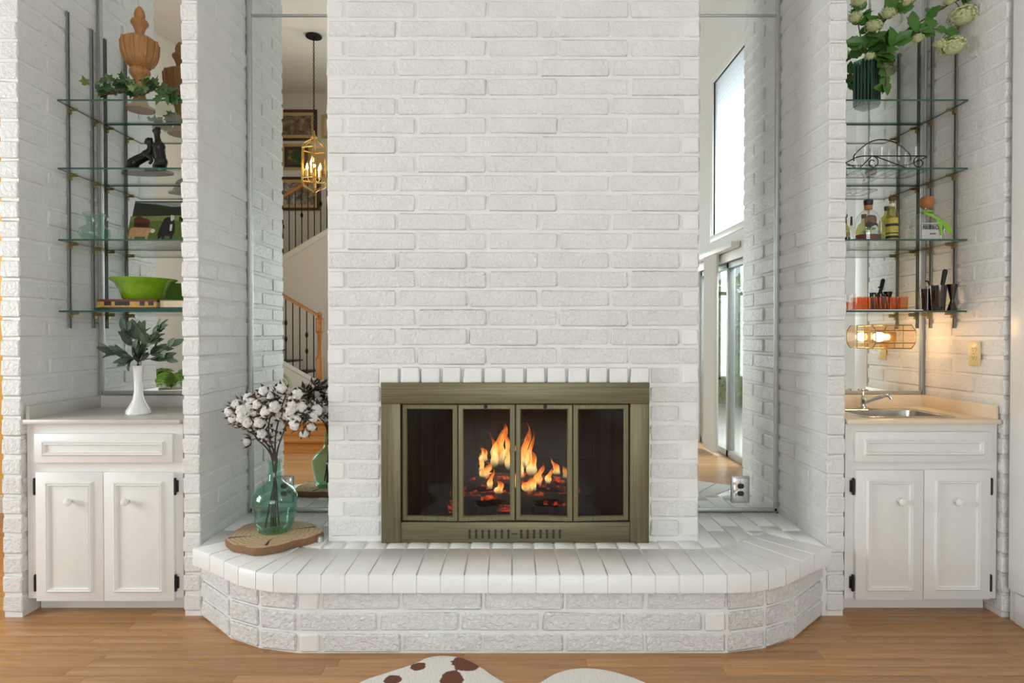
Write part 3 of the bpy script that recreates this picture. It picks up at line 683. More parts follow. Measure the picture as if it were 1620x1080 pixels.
# outlets
def outlet(name, label, c, wv, nv, plate, face, hh=.114, ww=.07):
    t = thing(name, label, 'outlet', c); c = Vector(c); up = Vector((0, 0, 1))
    mt = Matrix.Identity(4)
    for i in range(3): mt[i][0] = wv[i]; mt[i][1] = up[i]; mt[i][2] = nv[i]; mt[i][3] = c[i]
    MB().rbox(-ww/2, ww/2, -hh/2, hh/2, -.001, .007, .003).xf(mt).build('cover_plate', plate, t)
    if plate == 'chrome': MB().rings(-ww/2, ww/2, -hh/2, hh/2, [(0, -.001), (0, .008), (.006, .010), (.010, .0065)], fn=lambda a_, y_, b_: (a_, b_, y_)).xf(mt).build('rim', 'aluminium', t)
    for e in (-1, 1):
        p = MB().prism([(.017*math.cos(a)*1.0, max(-.0125, min(.0125, .017*math.sin(a)))+e*.0195) for a in [2*pi*i/20 for i in range(20)]], .006, .0095, lambda a, b, q: (a, b, q)).xf(mt).build('socket', face, t)
        m = MB()
        for dx in (-.006, .006): m.box(dx-.0012, dx+.0012, e*.0195-.001, e*.0195+.007, .0092, .0100)
        m.tube([(0, e*.0195-.006, .0092), (0, e*.0195-.006, .0100)], .0024, 8); m.xf(mt).build('slots', 'black_plastic', p)
    MB().tube([(0, 0, .006), (0, 0, .0085)], .003, 8).xf(mt).build('screw', 'brass', t)
    return t
q = (1543-810)/F; yo = 2.168/q
outlet('wall_outlet', 'ivory outlet on the brick wall beside the bar sink', (2.168, yo, U(0, 559, yo).z), Vector((0, -1, 0)), Vector((-1, 0, 0)), 'ivory_plastic', 'ivory_plastic')
c = U(1171, 774, YM-.002); outlet('mirror_outlet', 'chrome-plated outlet on the mirror reflecting the sliding door', c, Vector((1, 0, 0)), Vector((0, -1, 0)), 'chrome', 'black_plastic', .139, .093)
c = U(450, 774, YM-.002); outlet('mirror_outlet', 'chrome-plated outlet on the mirror behind the green jug', c, Vector((1, 0, 0)), Vector((0, -1, 0)), 'chrome', 'black_plastic', .139, .093)
# ------------------------------------------------------------------ foliage helpers
def leafmesh(name, outline, mats, fold=.12, curl=.15):
    n = len(outline); m = MB(); L = max(p[1] for p in outline)
    vs_ = [(0, .0, 0)]+[(x, y, abs(x)*fold*2-curl*(y/L)**2*L) for x, y in outline]+[(0, L*.5, -curl*.25*L)]
    fs = [(n+1, 1+i, 1+(i+1) % n) for i in range(n)]
    return m.add(vs_[0:1]+vs_[1:], fs).mesh(name, mats, 60)
ivy_o = [(0, 0), (.22, -.10), (.50, .10), (.34, .30), (.62, .55), (.30, .58), (.18, .72), (0, 1.05), (-.18, .72), (-.30, .58), (-.62, .55), (-.34, .30), (-.50, .10), (-.22, -.10)]
oval_o = [(0, 0), (.14, .15), (.21, .38), (.20, .6), (.11, .85), (0, 1), (-.11, .85), (-.20, .6), (-.21, .38), (-.14, .15)]
hyd_o = [(0, 0), (.22, .05), (.40, .25), (.36, .38), (.42, .5), (.30, .68), (.22, .85), (0, 1.08), (-.22, .85), (-.30, .68), (-.42, .5), (-.36, .38), (-.40, .25), (-.22, .05)]
LM = {'ivy': leafmesh('ivy_leaf', ivy_o, 'ivy_leaf'), 'ivy2': leafmesh('ivy_leaf', ivy_o, 'ivy_light'), 'sage': leafmesh('leaf', oval_o, 'sage_leaf'), 'sage2': leafmesh('leaf', oval_o, 'sage_dark'), 'hyd': leafmesh('leaf', hyd_o, 'hyd_leaf')}
def leaf(kind, par, p, d, size, name='leaf', roll=None):
    d = Vector(d).normalized(); up = Vector((R.uniform(-.6, .6), -1 + R.uniform(-.5, .5), R.uniform(-.2, .9)))
    x = d.cross(up); x = x.normalized() if x.length > 1e-4 else d.orthogonal().normalized(); z = x.cross(d)
    mt = Matrix.Identity(4)
    for i in range(3): mt[i][0] = x[i]*size; mt[i][1] = d[i]*size; mt[i][2] = z[i]*size; mt[i][3] = (Vector(p)-wl(par))[i]
    return inst(name, LM[kind], par, mt)
# ------------------------------------------------------------------ left niche things
def on(px, d, z): v = U(px, 500, d); return Vector((v.x, d, z))
S1, S2, S3, S4 = SZ
# finial
c = on(224, 2.98, S1); k = .00092
prof = [(70, 585), (70, 572), (50, 566), (38, 545), (25, 505), (25, 460), (32, 420), (40, 407), (47, 396), (49, 382), (46, 370), (42, 362), (52, 355), (70, 330), (80, 292), (84, 250), (86, 222), (82, 214), (62, 200), (26, 190), (21, 176), (24, 160), (32, 140), (42, 126), (43, 116), (38, 106), (22, 100), (26, 88), (27, 74), (22, 55), (12, 38), (1, 28)]
def flute(a, t):
    return 1+(.06*abs(math.sin(a*6)) if .40 < t < .53 else (.05*math.sin(a*14) if .26 < t < .38 else 0))
t = thing('carved_finial', 'tall carved wooden urn finial on the top shelf', 'finial', c)
MB().lathe([(r_*k, (585-z_)*k) for r_, z_ in prof], c, 64, fl=flute).build('body', 'finial_wood', t)
m = MB()
for i in range(9):
    a = 2*pi*i/9; pts = []
    for q in range(7):
        zz = 345-q*21; rr = (62+math.sin(q/6*pi*.55)*28)*k; pts.append(c+Vector((rr*math.cos(a), rr*math.sin(a), (585-zz)*k)))
    m.tube(pts, [.003, .006, .008, .008, .007, .006, .007], 8)
m.build('carved_leaves', 'finial_wood', t)
# ivy
iv = thing('ivy_garland', 'green ivy garland laid around the finial base', 'ivy', on(215, 2.95, S1))
pts = [U(155, 150, 2.93), U(178, 148, 2.9), U(200, 140, 2.93), U(222, 152, 2.89), U(240, 140, 2.95), U(258, 150, 2.93), U(280, 158, 2.95)]
for p in pts: p.z = max(p.z, S1+.012)
sp = spline(pts, 6); MB().tube(sp, .003, 6).build('vine', 'stem_brown', iv)
for i in range(84):
    p = R.choice(sp)+Vector((R.uniform(-.025, .025), R.uniform(-.06, .06), R.uniform(0, .035))); p.z = max(p.z, S1+.01)
    d = Vector((R.uniform(-.2 if p.x < -2.0 else -1, 1), R.uniform(-.8, .5), R.uniform(-.15, 1)))
    leaf('ivy2' if R.random() < .22 else 'ivy', iv, p, d, R.uniform(.030, .050))
for i in range(5):
    p = U(R.uniform(243, 280), 160, 2.83); p.z = S1+.01
    leaf('ivy', iv, p, (R.uniform(-.5, .5), -.3, -1), .045)
# sculpture
c = on(230, 2.95, S2); sc_t = thing('animal_sculpture', 'black sculpture of two rearing animals on the second shelf', 'sculpture', c)
MB().prism([(.125*math.cos(a)*(1+.08*math.sin(3*a)), .055*math.sin(a)) for a in [2*pi*i/28 for i in range(28)]], 0, .010, lambda a, b, q: (c.x+.01+a, c.y+b, c.z+q)).build('plinth', 'bronze_dark', sc_t)
def g(px, py, dy=0): v = U(px, py, 2.95+dy); v.z += .0115+(S2-U(0, 265, 2.95).z)*1.0; return v
def beast(name, parts, balls):
    m = MB()
    for pts, rad in parts: m.tube(spline([g(*p) for p in pts], 5), [1.2*x_ for x_ in [rad[min(int(i/5), len(rad)-1)]*(1-(i % 5)/5)+rad[min(int(i/5)+1, len(rad)-1)]*((i % 5)/5) for i in range(5*(len(pts)-1)+1)]], 10)
    for bx, by_, br in balls: m.ball(g(bx, by_), br, 10)
    o = m.build(name, 'bronze_dark', sc_t); md = o.modifiers.new('r', 'REMESH'); md.mode = 'VOXEL'; md.voxel_size = .0028; md.use_smooth_shade = True
    s_ = o.modifiers.new('s', 'SMOOTH'); s_.iterations = 4
beast('lower_animal', [([(208, 254), (216, 248), (226, 243), (235, 238)], [.020, .021, .019, .020]), ([(235, 238), (238, 228), (237, 221)], [.016, .012, .012]), ([(237, 220), (233, 216), (231, 217)], [.012, .010, .006]), ([(239, 219), (241, 214)], [.005, .002]),
    ([(210, 254, -.02), (204, 258, -.02), (206, 263, -.02), (196, 265, -.02)], [.015, .010, .007, .007]), ([(212, 254, .02), (217, 259, .02), (214, 263, .02), (209, 265, .02)], [.015, .009, .007, .007]),
    ([(234, 240, -.015), (240, 247, -.02), (236, 253, -.02)], [.011, .007, .006]), ([(235, 238, .015), (242, 242, .02), (246, 240, .02)], [.011, .008, .006]), ([(207, 252), (200, 258), (196, 263)], [.006, .004, .003])], [(236.5, 218, .017), (232, 219, .011), (211, 252, .028), (233, 239, .026), (239.5, 213.5, .007), (235, 213, .007)])
beast('standing_animal', [([(254, 252), (253, 242), (251, 232), (251, 222)], [.022, .023, .023, .020]), ([(251, 222), (249, 212), (248, 204)], [.015, .011, .012]), ([(248, 203), (249, 199), (252, 196)], [.012, .011, .005]), ([(246, 203), (245, 198)], [.004, .002]),
    ([(250, 252, -.015), (245, 257, -.015), (247, 262, -.015), (244, 265, -.015)], [.015, .010, .007, .007]), ([(257, 252, .015), (260, 258, .015), (258, 262, .015), (261, 265, .015)], [.016, .010, .008, .008]),
    ([(249, 224, -.015), (244, 222, -.02), (243, 227, -.02)], [.011, .008, .006]), ([(254, 224, .015), (258, 231, .02), (259, 240, .02)], [.011, .009, .006]), ([(257, 250), (262, 256), (262, 263)], [.006, .005, .003])], [(248.5, 202, .017), (244.5, 201, .011), (255, 250, .030), (252, 226, .028), (252, 197, .007), (247.5, 196.5, .007)])
# pitcher
c = on(151, 2.93, S3); t = thing('glass_pitcher', 'small pale green glass pitcher with ruffled lip', 'pitcher', c)
m = MB(); m.open = True; kk = 2.93/F
m.lathe([(.012, .004), (13*kk, 0), (19*kk, 4*kk), (22*kk, 12*kk), (20*kk, 20*kk), (12*kk, 26*kk), (11.5*kk, 31*kk), (12.5*kk, 38*kk), (15*kk, 45*kk), (14.5*kk, 45.5*kk), (11*kk, 38*kk), (10*kk, 31*kk), (10.5*kk, 26*kk), (18*kk, 20*kk), (20*kk, 12*kk), (17*kk, 4.5*kk), (.012, .008)], c, 36, fl=lambda a, t_: (1+.05*math.sin(a*8) if .08 < t_ < .32 else 1)*(1+(.25*max(0, math.cos(a-pi))**6 if .4 < t_ < .65 else 0)))
m.build('body', 'glass_pitcher', t)
MB().tube(spline([c+Vector((x*kk, 0, z*kk)) for x, z in ((13, 43), (19, 45), (21, 37), (17, 29), (12, 25))], 6), .006, 8).build('handle', 'glass_pitcher', t)
# cow picture
zb_ = S3; t = thing('cow_picture', 'photo print of cows in a green field leaning on the mirror', 'picture', on(240, 3.05, S3))
x0, x1 = U(193, 0, 3.04).x, -1.565; hgt = .245; xm = lambda px: (px-810)*3.04/F; zm = lambda py: (378.5-py)*3.04/F
y3 = 3.06
def pp(a, b, q): return (a, y3+b*.22-q, S3+b*.976)
MB().prism([(x0, 0), (x1, 0), (x1, hgt), (x0+.014, hgt)], -.014, 0, pp).build('canvas', 'tree_print', t)
def pr(name, pts, mat, lvl, par=t):
    return MB().prism([(xm(a), zm(b)) for a, b in pts], -.0, .0003*lvl, pp).build(name, mat, t)
def ell(cx, cy, rx, ry, n=14): return [(cx+rx*math.cos(2*pi*i/n), cy+ry*math.sin(2*pi*i/n)) for i in range(n)]
xr = 810+x1*F/3.04
m = MB()
def lay(pts, mi, lvl): m.prism([(xm(a), zm(b)) for a, b in pts], 0, .00025*lvl, pp, mi)
lay([(195, 377.8), (xr-1, 377.8), (xr-1, 326), (197, 328)], 0, 1); lay([(198, 304), (xr-1, 304), (xr-1, 309), (262, 312), (240, 308)], 1, 1)
lay([(197, 329), (xr-1, 325), (xr-1, 334), (240, 336), (197, 337)], 2, 2)
lay(ell(217, 339, 13, 8), 3, 3); lay(ell(211, 334, 8, 6), 3, 4); lay(ell(218, 336, 7, 5), 3, 5); lay([(204, 338), (229, 338), (229, 349), (204, 349)], 3, 3)
lay([(199, 350), (205, 347), (228, 348), (236, 349), (239, 353), (236, 357), (231, 356), (229, 362), (229, 374), (226, 374), (225, 363), (208, 363), (207, 373), (204, 373), (203, 363), (200, 368), (198, 366)], 4, 6); lay(ell(236, 353, 3.4, 3.4), 6, 7)
lay([(247, 346), (252, 332), (258, 329), (266, 331), (270, 342), (271, 355), (268, 362), (268, 373), (265, 373), (264, 362), (256, 361), (255, 372), (252, 372), (251, 362), (246, 368), (244, 360)], 5, 6)
lay([(262, 326), (268, 327), (268, 333), (264, 337), (262, 333)], 6, 7); lay(ell(264.5, 347, 3.6, 6), 5, 8); lay([(262.5, 342), (266.5, 342), (266, 353), (263, 353)], 6, 9); lay([(275, 329), (xr-3, 328), (xr-3, 336), (276, 336)], 5, 4); lay([(290, 345), (300, 343), (302, 372), (291, 372)], 5, 5)
m.build('print', ['grass_print', 'sky_print', 'field_print', 'cow_red', 'cow_tan', 'cow_black', 'cow_white'], t)
# books and bowl
def book(label, x0, x1, y0_, y1_, z0, th, cov, spine, pattern=False):
    t = thing('hardback_book', label, 'book', ((x0+x1)/2, (y0_+y1_)/2, z0), 'books under the green bowl')
    MB().rbox(x0, x1, y0_, y1_, z0, z0+.004, .001).rbox(x0, x1, y0_, y1_, z0+th-(.013 if pattern else .004), z0+th, .001).build('cover', cov, t)
    MB().box(x0+.004, x1-.004, y0_+.006, y1_-.004, z0+.0035, z0+th-.0035).build('pages', 'paper', t)
    if spine: s = MB().rbox(x0+.001, x1-.001, y0_-.002, y0_+.007, z0+.003, z0+th-(.012 if pattern else .0035), .001).build('spine', spine, t)
    if pattern:
        m = MB(); w_ = x1-x0
        for a, b in ((.12, .24), (.30, .55), (.72, .80), (.86, .95)): m.box(x0+w_*a, x0+w_*b, y0_-.0026, y0_-.0015, z0+th*.28, z0+th*.72)
        m.build('spine_print', 'print_black', s)
X = lambda px, d=2.87: (px-810)*d/F
book('wide dark green book lying flat on the lowest shelf', X(150), X(292), 2.865, 3.07, S4, .013, 'book_green', 'book_green')
book('red book with a yellow printed spine under the bowl', X(156), X(250), 2.862, 3.04, S4+.0132, .042, 'book_red', 'book_yellow', True)
book('tan topped green book hidden half behind the brick pier', X(251), X(300), 2.87, 3.05, S4+.0132, .040, 'book_green', None)
c = Vector((X(228, 2.975), 2.975, S4+.0554)); kk = 2.93/F
bo = thing('green_bowl', 'glossy green flared bowl resting on the books', 'bowl', c)
m = MB(); m.open = True; m.lathe([(.01, .004), (26*kk, 0), (30*kk, 3*kk), (34*kk, 16*kk), (40*kk, 27*kk), (48*kk, 33*kk), (48.5*kk, 34*kk), (46*kk, 34*kk), (38*kk, 28*kk), (32*kk, 16*kk), (27*kk, 5*kk), (.01, .012)], c, 48); m.build('bowl_wall', 'green_bowl', bo)
for i, (dx, dy) in enumerate(((-.014, 0), (.016, .006))): tag(MB().ball(c+Vector((dx, dy, .085)), .038, 12, 0, .55, .8, .75).build('dark_fruit', 'bronze_dark'), 'dark rounded fruit peeking over the green bowl rim', 'fruit', 'fruit in the green bowl')
# bud vase with foliage
c = on(218, 2.84, CZ); kk = 2.84/F
bv = thing('bud_vase', 'slender white milk glass bud vase on the grey counter', 'vase', c)
m = MB(); m.open = True; m.lathe([(.004, .002), (16*kk, 0), (18*kk, 2*kk), (17.5*kk, 6*kk), (13*kk, 14*kk), (8*kk, 24*kk), (6*kk, 36*kk), (6*kk, 55*kk), (7*kk, 70*kk), (8*kk, 77*kk), (6.5*kk, 77*kk), (4.5*kk, 60*kk), (.003, 50*kk)], c, 40, fl=lambda a, t_: 1+.025*math.sin(a*16) if .1 < t_ < .85 else 1); m.build('body', 'white_ceramic', bv)
top = c+Vector((0, 0, 75*kk))
for i, (px, py) in enumerate(((178, 556), (198, 525), (222, 522), (252, 520), (272, 545), (205, 570), (262, 568), (235, 540))):
    e = U(px, py, 2.84+R.uniform(-.08, .08)); b = spline([top-Vector((0, 0, .06)), top+Vector((0, 0, .02)), top.lerp(e, .55)+Vector((0, 0, .02)), e], 6)
    t = thing('foliage_sprig', 'grey green leafy sprig in the white bud vase', 'foliage', top, 'sprigs in the bud vase')
    MB().tube(b, .0022, 6).build('stem', 'stem_dark', t)
    if i in (1, 2, 3):
        m = MB()
        for q in range(34): m.ball(b[R.randrange(10, len(b))]+Vector([R.uniform(-.012, .012) for _ in range(3)]), R.uniform(.003, .0055), 4)
        m.build('seed_head', 'stem_dark', t)
    for q in range(14):
        j = R.randrange(7, len(b)); d = (b[j]-b[j-3]).normalized()+Vector((R.uniform(-.9, .9), R.uniform(-.9, .6), R.uniform(-.5, .5)))
        leaf('sage2' if R.random() < .35 else 'sage', t, b[j], d, R.uniform(.055, .085))
# ------------------------------------------------------------------ right niche things
c = on(1369, 2.95, S1); gv = thing('ribbed_vase', 'square ribbed emerald glass vase on the top shelf', 'vase', c)
hv = (170-96)*2.95/F; hw = 15.8*2.95/F
def sq(a, t_):
    q = 1/max(abs(math.cos(a-.5)), abs(math.sin(a-.5))); return min(q, 1.28)*(1+.045*math.cos(a*28))
m = MB(); m.open = True; m.lathe([(.005, .004), (hw*.82, 0), (hw*.86, .01), (hw*.88, hv*.5), (hw*.92, hv), (hw*.84, hv), (hw*.80, .02), (.005, .016)], c, 160, fl=sq); m.build('body', 'glass_emerald', gv, smooth=60)
for q in range(4):
    an = .5+q*pi/2; u = Vector((math.cos(an), math.sin(an), 0)); v_ = Vector((-u.y, u.x, 0))
    for j in range(5):
        p = c+u*hw*.90+v_*hw*.34*(j-2); MB().tube([p+Vector((0, 0, .012)), p+Vector((0, 0, hv-.012))], hw*.085, 8).build('rib', 'book_green', gv)
fm = []
for vv in range(3):
    m = MB()
    for i in range(170):
        a = R.uniform(0, 2*pi); zz = R.uniform(-.55, 1); rr = math.sqrt(1-zz*zz); nrm = Vector((rr*math.cos(a), rr*math.sin(a), zz)); p = nrm*R.uniform(.8, 1.0); u = nrm.orthogonal().normalized(); v_ = nrm.cross(u); s_ = .115; ro = R.uniform(0, 1.5)
        for q in range(4):
            an = ro+q*pi/2; d1 = u*math.cos(an)+v_*math.sin(an); d2 = u*math.cos(an+.8)+v_*math.sin(an+.8); d0 = u*math.cos(an-.8)+v_*math.sin(an-.8)
            m.add([p, p+d0*s_*.75+nrm*.05, p+d1*s_*1.15+nrm*.02, p+d2*s_*.75+nrm*.05], [(0, 1, 2, 3)])
    m.ball((0, 0, 0), .72, 8); fm.append(m.mesh('flower_head', 'hyd_flower', 0))
top = c+Vector((0, 0, hv))
branches = [([(1362, 60), (1354, 15)], [(1352, 28, 13), (1358, 3, 13)]), ([(1400, 70), (1450, 38), (1500, 8), (1530, -5)], [(1524, 26, 24), (1538, -8, 15), (1502, 2, 10)]), ([(1395, 82), (1435, 58), (1475, 45), (1510, 60)], [(1507, 74, 22), (1452, 61, 10), (1488, 70, 12)]), ([(1385, 65), (1395, 40), (1420, 10)], [(1404, 22, 14), (1382, 42, 15), (1432, 3, 14)]), ([(1385, 90), (1395, 88)], [(1376, 89, 9)]), ([(1395, 100), (1402, 128), (1396, 148)], [])]
for i, (pth, fl_) in enumerate(branches):
    t = thing('hydrangea_branch', ['short upright branch with green blooms beside the brick pier', 'long branch arching toward the outlet wall with a large pale bloom', 'low branch drooping to a large bloom over the shelf standards', 'middle branch with three small blooms rising from the emerald vase', 'short sprig with one small bloom at the emerald vase mouth', 'bloomless leafy sprig hanging down the side of the emerald vase'][i], 'branch', top, 'branches in the ribbed vase')
    dd = 2.95-.03*(i % 3); pts = [top-Vector((0, 0, .12)), top+Vector((0, 0, .0))]+[U(a, b, dd-.02*j) for j, (a, b) in enumerate(pth)]; b = spline(pts, 7)
    MB().tube(b, [.0045-.002*j/len(b) for j in range(len(b))], 7).build('stem', 'stem_brown', t)
    for q in range(17 if i < 4 else 8):
        j = R.randrange(9, len(b)); d = (b[j]-b[j-2]).normalized()*.6+Vector((R.uniform(-1, 1), R.uniform(-1, .4), R.uniform(-.8, .8))); leaf('hyd', t, b[j], d, R.uniform(.05, .085))
    for px, py, rr in fl_:
        p = U(px, py, dd-.06); s_ = rr*dd/F*.92; e = b[min(range(len(b)), key=lambda j: (b[j]-p).length)]
        MB().tube(spline([e, e.lerp(p, .5)+Vector((0, 0, .01)), p], 4), .002, 6).build('stalk', 'stem_brown', t)
        mt = Matrix.Translation(p-wl(t)) @ Matrix.Rotation(R.uniform(0, 6), 4, 'Z') @ Matrix.Diagonal((s_, s_, s_*.72, 1)); inst('flower_head', R.choice(fm), t, mt)
# wire caddy and tumblers
cx0, cx1 = X(1345, 2.95), X(1454, 2.95); cc = Vector(((cx0+cx1)/2, 2.96, S2)); t = thing('wire_caddy', 'black wire caddy holding clear tumblers on the second shelf', 'caddy', cc)
wr = .0028
def rr_path(x0, x1, y0_, y1_, z, r): return [(x, y, z) for x, y in rrect(x0, x1, y0_, y1_, r)]+[(x1, y1_-r, z)]
for z in (.004, .068): MB().tube(rr_path(cx0, cx1, 2.885, 3.045, S2+z, .03), wr, 6).build('ring', 'black_iron', t)
m = MB()
for px in range(7): x = cx0+.02+(cx1-cx0-.04)*px/6; m.tube([(x, 2.885, S2+.004), (x, 3.045, S2+.004)], .0018, 6)
m.build('floor_wires', 'black_iron', t)
hx0, hx1 = X(1352, 2.95), X(1440, 2.95)
MB().tube(spline([(hx0, 2.965, S2+.068), (hx0+.005, 2.965, S2+.10), (hx0+.07, 2.965, S2+.155), ((hx0+hx1)/2, 2.965, S2+.172), (hx1-.06, 2.965, S2+.152), (hx1, 2.965, S2+.10), (hx1+.004, 2.965, S2+.068)], 8), .003, 6).build('handle', 'black_iron', t)
def scroll(xc, zc, r, sgn, y): return [(xc+sgn*r*(1-q/34)*math.cos(q/24*2*pi*1.15+pi/2), y, zc+r*(1-q/34)*math.sin(q/24*2*pi*1.15+pi/2)) for q in range(25)]
for xc, sg in ((cx0+.065, -1), (cx1-.05, 1)): MB().tube(scroll(xc, S2+.036, .031, sg, 2.884), .0024, 6).build('scroll', 'black_iron', t)
for a, b in ((cx0, cx0+.06), (cx0+.08, cx1-.10)): MB().tube([(a, 2.884, S2+(.006 if a == cx0 else .066)), (b, 2.884, S2+(.066 if a == cx0 else .006))], .0024, 6).build('brace', 'black_iron', t)
gm = MB(); gm.open = True; gm.lathe([(.002, .002), (.026, 0), (.028, .003), (.034, .125), (.0330, .1255)], (0, 0, 0), 24); gme = gm.mesh('tumbler', 'glass_tumbler')
for i in range(4):
    for j in range(2):
        x = cx0+.045+(cx1-cx0-.09)*i/3; y = 2.925+.08*j; o = bpy.data.objects.new('tumbler', gme); COL.objects.link(o); o.location = (x, y, S2+.0065)
        tag(o, 'clear glass tumbler standing in the wire caddy', 'glass', 'tumblers in the wire caddy')
# bottles
def bottle(label, px, d, prof, gl, sx=1, sy=1, n=40, kk=None, cap=None, capmat='black_plastic', liq=None):
    c = on(px, d, S3); kk = kk or d/F; t = thing('liquor_bottle', label, 'bottle', c)
    m = MB(); m.open = True; pr_ = [(.003, .006)]+[(r_*kk, z_*kk) for r_, z_ in prof]
    m.lathe(pr_, c, n, 0, sx, sy); m.build('glass_body', gl, t)
    if cap: MB().lathe([(r_*kk, z_*kk) for r_, z_ in cap], c, 24).build('stopper', capmat, t)
    if liq: MB().lathe([(r_*kk, z_*kk) for r_, z_ in liq], c, n, 0, sx, sy).build('liquid', 'liquor', t)
    return t, c, kk
t, c, kk = bottle('clear bottle with dark red spirit and black stopper', 1372.5, 2.93, [(17, 0), (19.5, 1.5), (20, 5), (19.5, 30), (17, 40), (11, 47), (6, 51), (5.5, 59), (6.5, 60), (5, 60)], 'glass_clear', 1, .8, cap=[(6.2, 58), (6.5, 59), (6.8, 65.5), (6.2, 66)], liq=[(16, 1.2), (18.6, 2), (19, 5), (19, 10.5)])
MB().lathe([(5.8*kk, 51*kk), (5.9*kk, 57.5*kk)], c, 24).build('neck_band', 'rust_cork', t)
# dark bison emblem on the bottle front
em = [(-13, 23), (-12, 27), (-9, 29), (-4, 28), (0, 27.5), (4, 27), (6, 25), (6, 21), (4.5, 21), (4, 23.5), (0, 23.5), (-4, 22.5), (-4.5, 19.5), (-6.5, 19.5), (-7, 22), (-10, 21)]
MB().prism([(a*kk, b*kk) for a, b in em], 0, .0008, lambda a, b, q: (c.x+a, c.y-.8*math.sqrt(max(0, (20.1*kk)**2-a*a))-q, c.z+b)).build('emblem', 'print_black', t)
t, c, kk = bottle('tall yellow green bottle with a yellow label', 1410, 2.95, [(8, 0), (8.6, 1), (8.8, 4), (8.8, 40), (8, 46), (5, 53), (4, 58), (4, 68), (4.6, 69), (3.6, 69)], 'glass_olive', cap=[(4.4, 66), (4.8, 67), (4.8, 71), (4.2, 71.5)], capmat='stem_brown')
MB().lathe([(8.95*kk, 5*kk), (8.95*kk, 38*kk)], c, 40).build('label', 'label_yellow', t)
for z0_, z1_, mt_ in ((25, 29, 'print_black'), (6, 10, 'print_black'), (13, 15, 'book_green')): MB().lathe([(9.02*kk, z0_*kk), (9.02*kk, z1_*kk)], c, 40).build('label_band', mt_, t)
MB().lathe([(4.2*kk, 55*kk), (4.25*kk, 61*kk)], c, 20).build('neck_label', 'tray_white', t)
bottle('round shouldered olive bottle behind the yellow labelled one', 1402, 3.06, [(11, 0), (12, 2), (12, 34), (9, 44), (4, 49), (3.5, 58), (2.8, 58)], 'glass_olive', cap=[(3.8, 56), (4, 62)], capmat='stem_brown')
bottle('little clear bottle with slim black stopper by the brick pier', 1346, 2.97, [(5, 0), (5.5, 2), (5.5, 20), (4, 25), (2, 28), (2, 31), (1.5, 31)], 'glass_clear', cap=[(1.9, 28), (1.4, 42)])
t, c, kk = bottle('squat wide clear tequila bottle with cork ball and green ribbon', 1465, 2.93, [(23, 0), (26, 2), (27, 7), (26.5, 24), (24, 34), (18, 41), (10, 45), (7, 48), (7, 54), (8, 55), (5.5, 55)], 'glass_clear', 1, .62, cap=[(5, 52), (8.5, 55), (9.8, 60), (9.8, 66), (8, 70.5), (4, 72), (.5, 72.3)], capmat='rust_cork')
fy = c.y-.62*27*kk-.0015
MB().rings(c.x-15*kk-.005*3, c.x+13*kk-.005, c.z+2*kk, c.z+27*kk, [(0, fy), (.0, fy-.002), (.003, fy-.003), (.006, fy-.001), (.006, fy+.001)]).build('label_frame', 'label_silver', t)
MB().box(c.x-15*kk-.009, c.x+13*kk-.011, fy-.0005, fy+.001, c.z+2*kk+.006, c.z+17*kk).build('label_plate', 'label_silver', t)
def text(body, size, loc, mat, par, name='lettering'):
    cu = bpy.data.curves.new('t', 'FONT'); cu.body = body; cu.size = size; cu.extrude = .0004; cu.align_x = 'CENTER'; cu.resolution_u = 3
    o = bpy.data.objects.new('t', cu); COL.objects.link(o); dg = bpy.context.evaluated_depsgraph_get(); me = bpy.data.meshes.new_from_object(o.evaluated_get(dg)); bpy.data.objects.remove(o)
    me.transform(Matrix.Rotation(pi/2, 4, 'X')); me.materials.clear(); me.materials.append(MT[mat])
    return inst(name, me, par, Matrix.Translation(Vector(loc)-wl(par)))
text('PATRÓN', .026, (c.x-.008, fy-.002, c.z+16.5*kk), 'print_black', t); text('SILVER', .010, (c.x-.008, fy-.002, c.z+9*kk), 'print_black', t)
m = MB()
for sg, e in ((-1, (21, 12)), (1, (11, 8)), (1, (26, 11))):
    pts = spline([(c.x-9*kk*1, fy+.03, c.z+45*kk), (c.x+4*kk, fy-.004+.01, c.z+35*kk), (c.x+(e[0]*.7)*kk, fy-.004, c.z+24*kk), (c.x+e[0]*kk, fy-.004, c.z+e[1]*kk)], 6); n_ = len(pts)
    m.add([p+Vector((-.006, 0, -.003)) for p in pts]+[p+Vector((.006, 0, .003)) for p in pts]+[p+Vector((-.006, .001, -.003)) for p in pts]+[p+Vector((.006, .001, .003)) for p in pts], [(i, i+1, n_+i+1, n_+i) for i in range(n_-1)]+[(2*n_+i, 3*n_+i, 3*n_+i+1, 2*n_+i+1) for i in range(n_-1)])
m.tube([(c.x+7.6*kk*math.cos(a), c.y+7.6*kk*math.sin(a), c.z+47*kk) for a in [2*pi*i/20 for i in range(21)]], .004, 6); m.build('ribbon', 'ribbon_green', t)
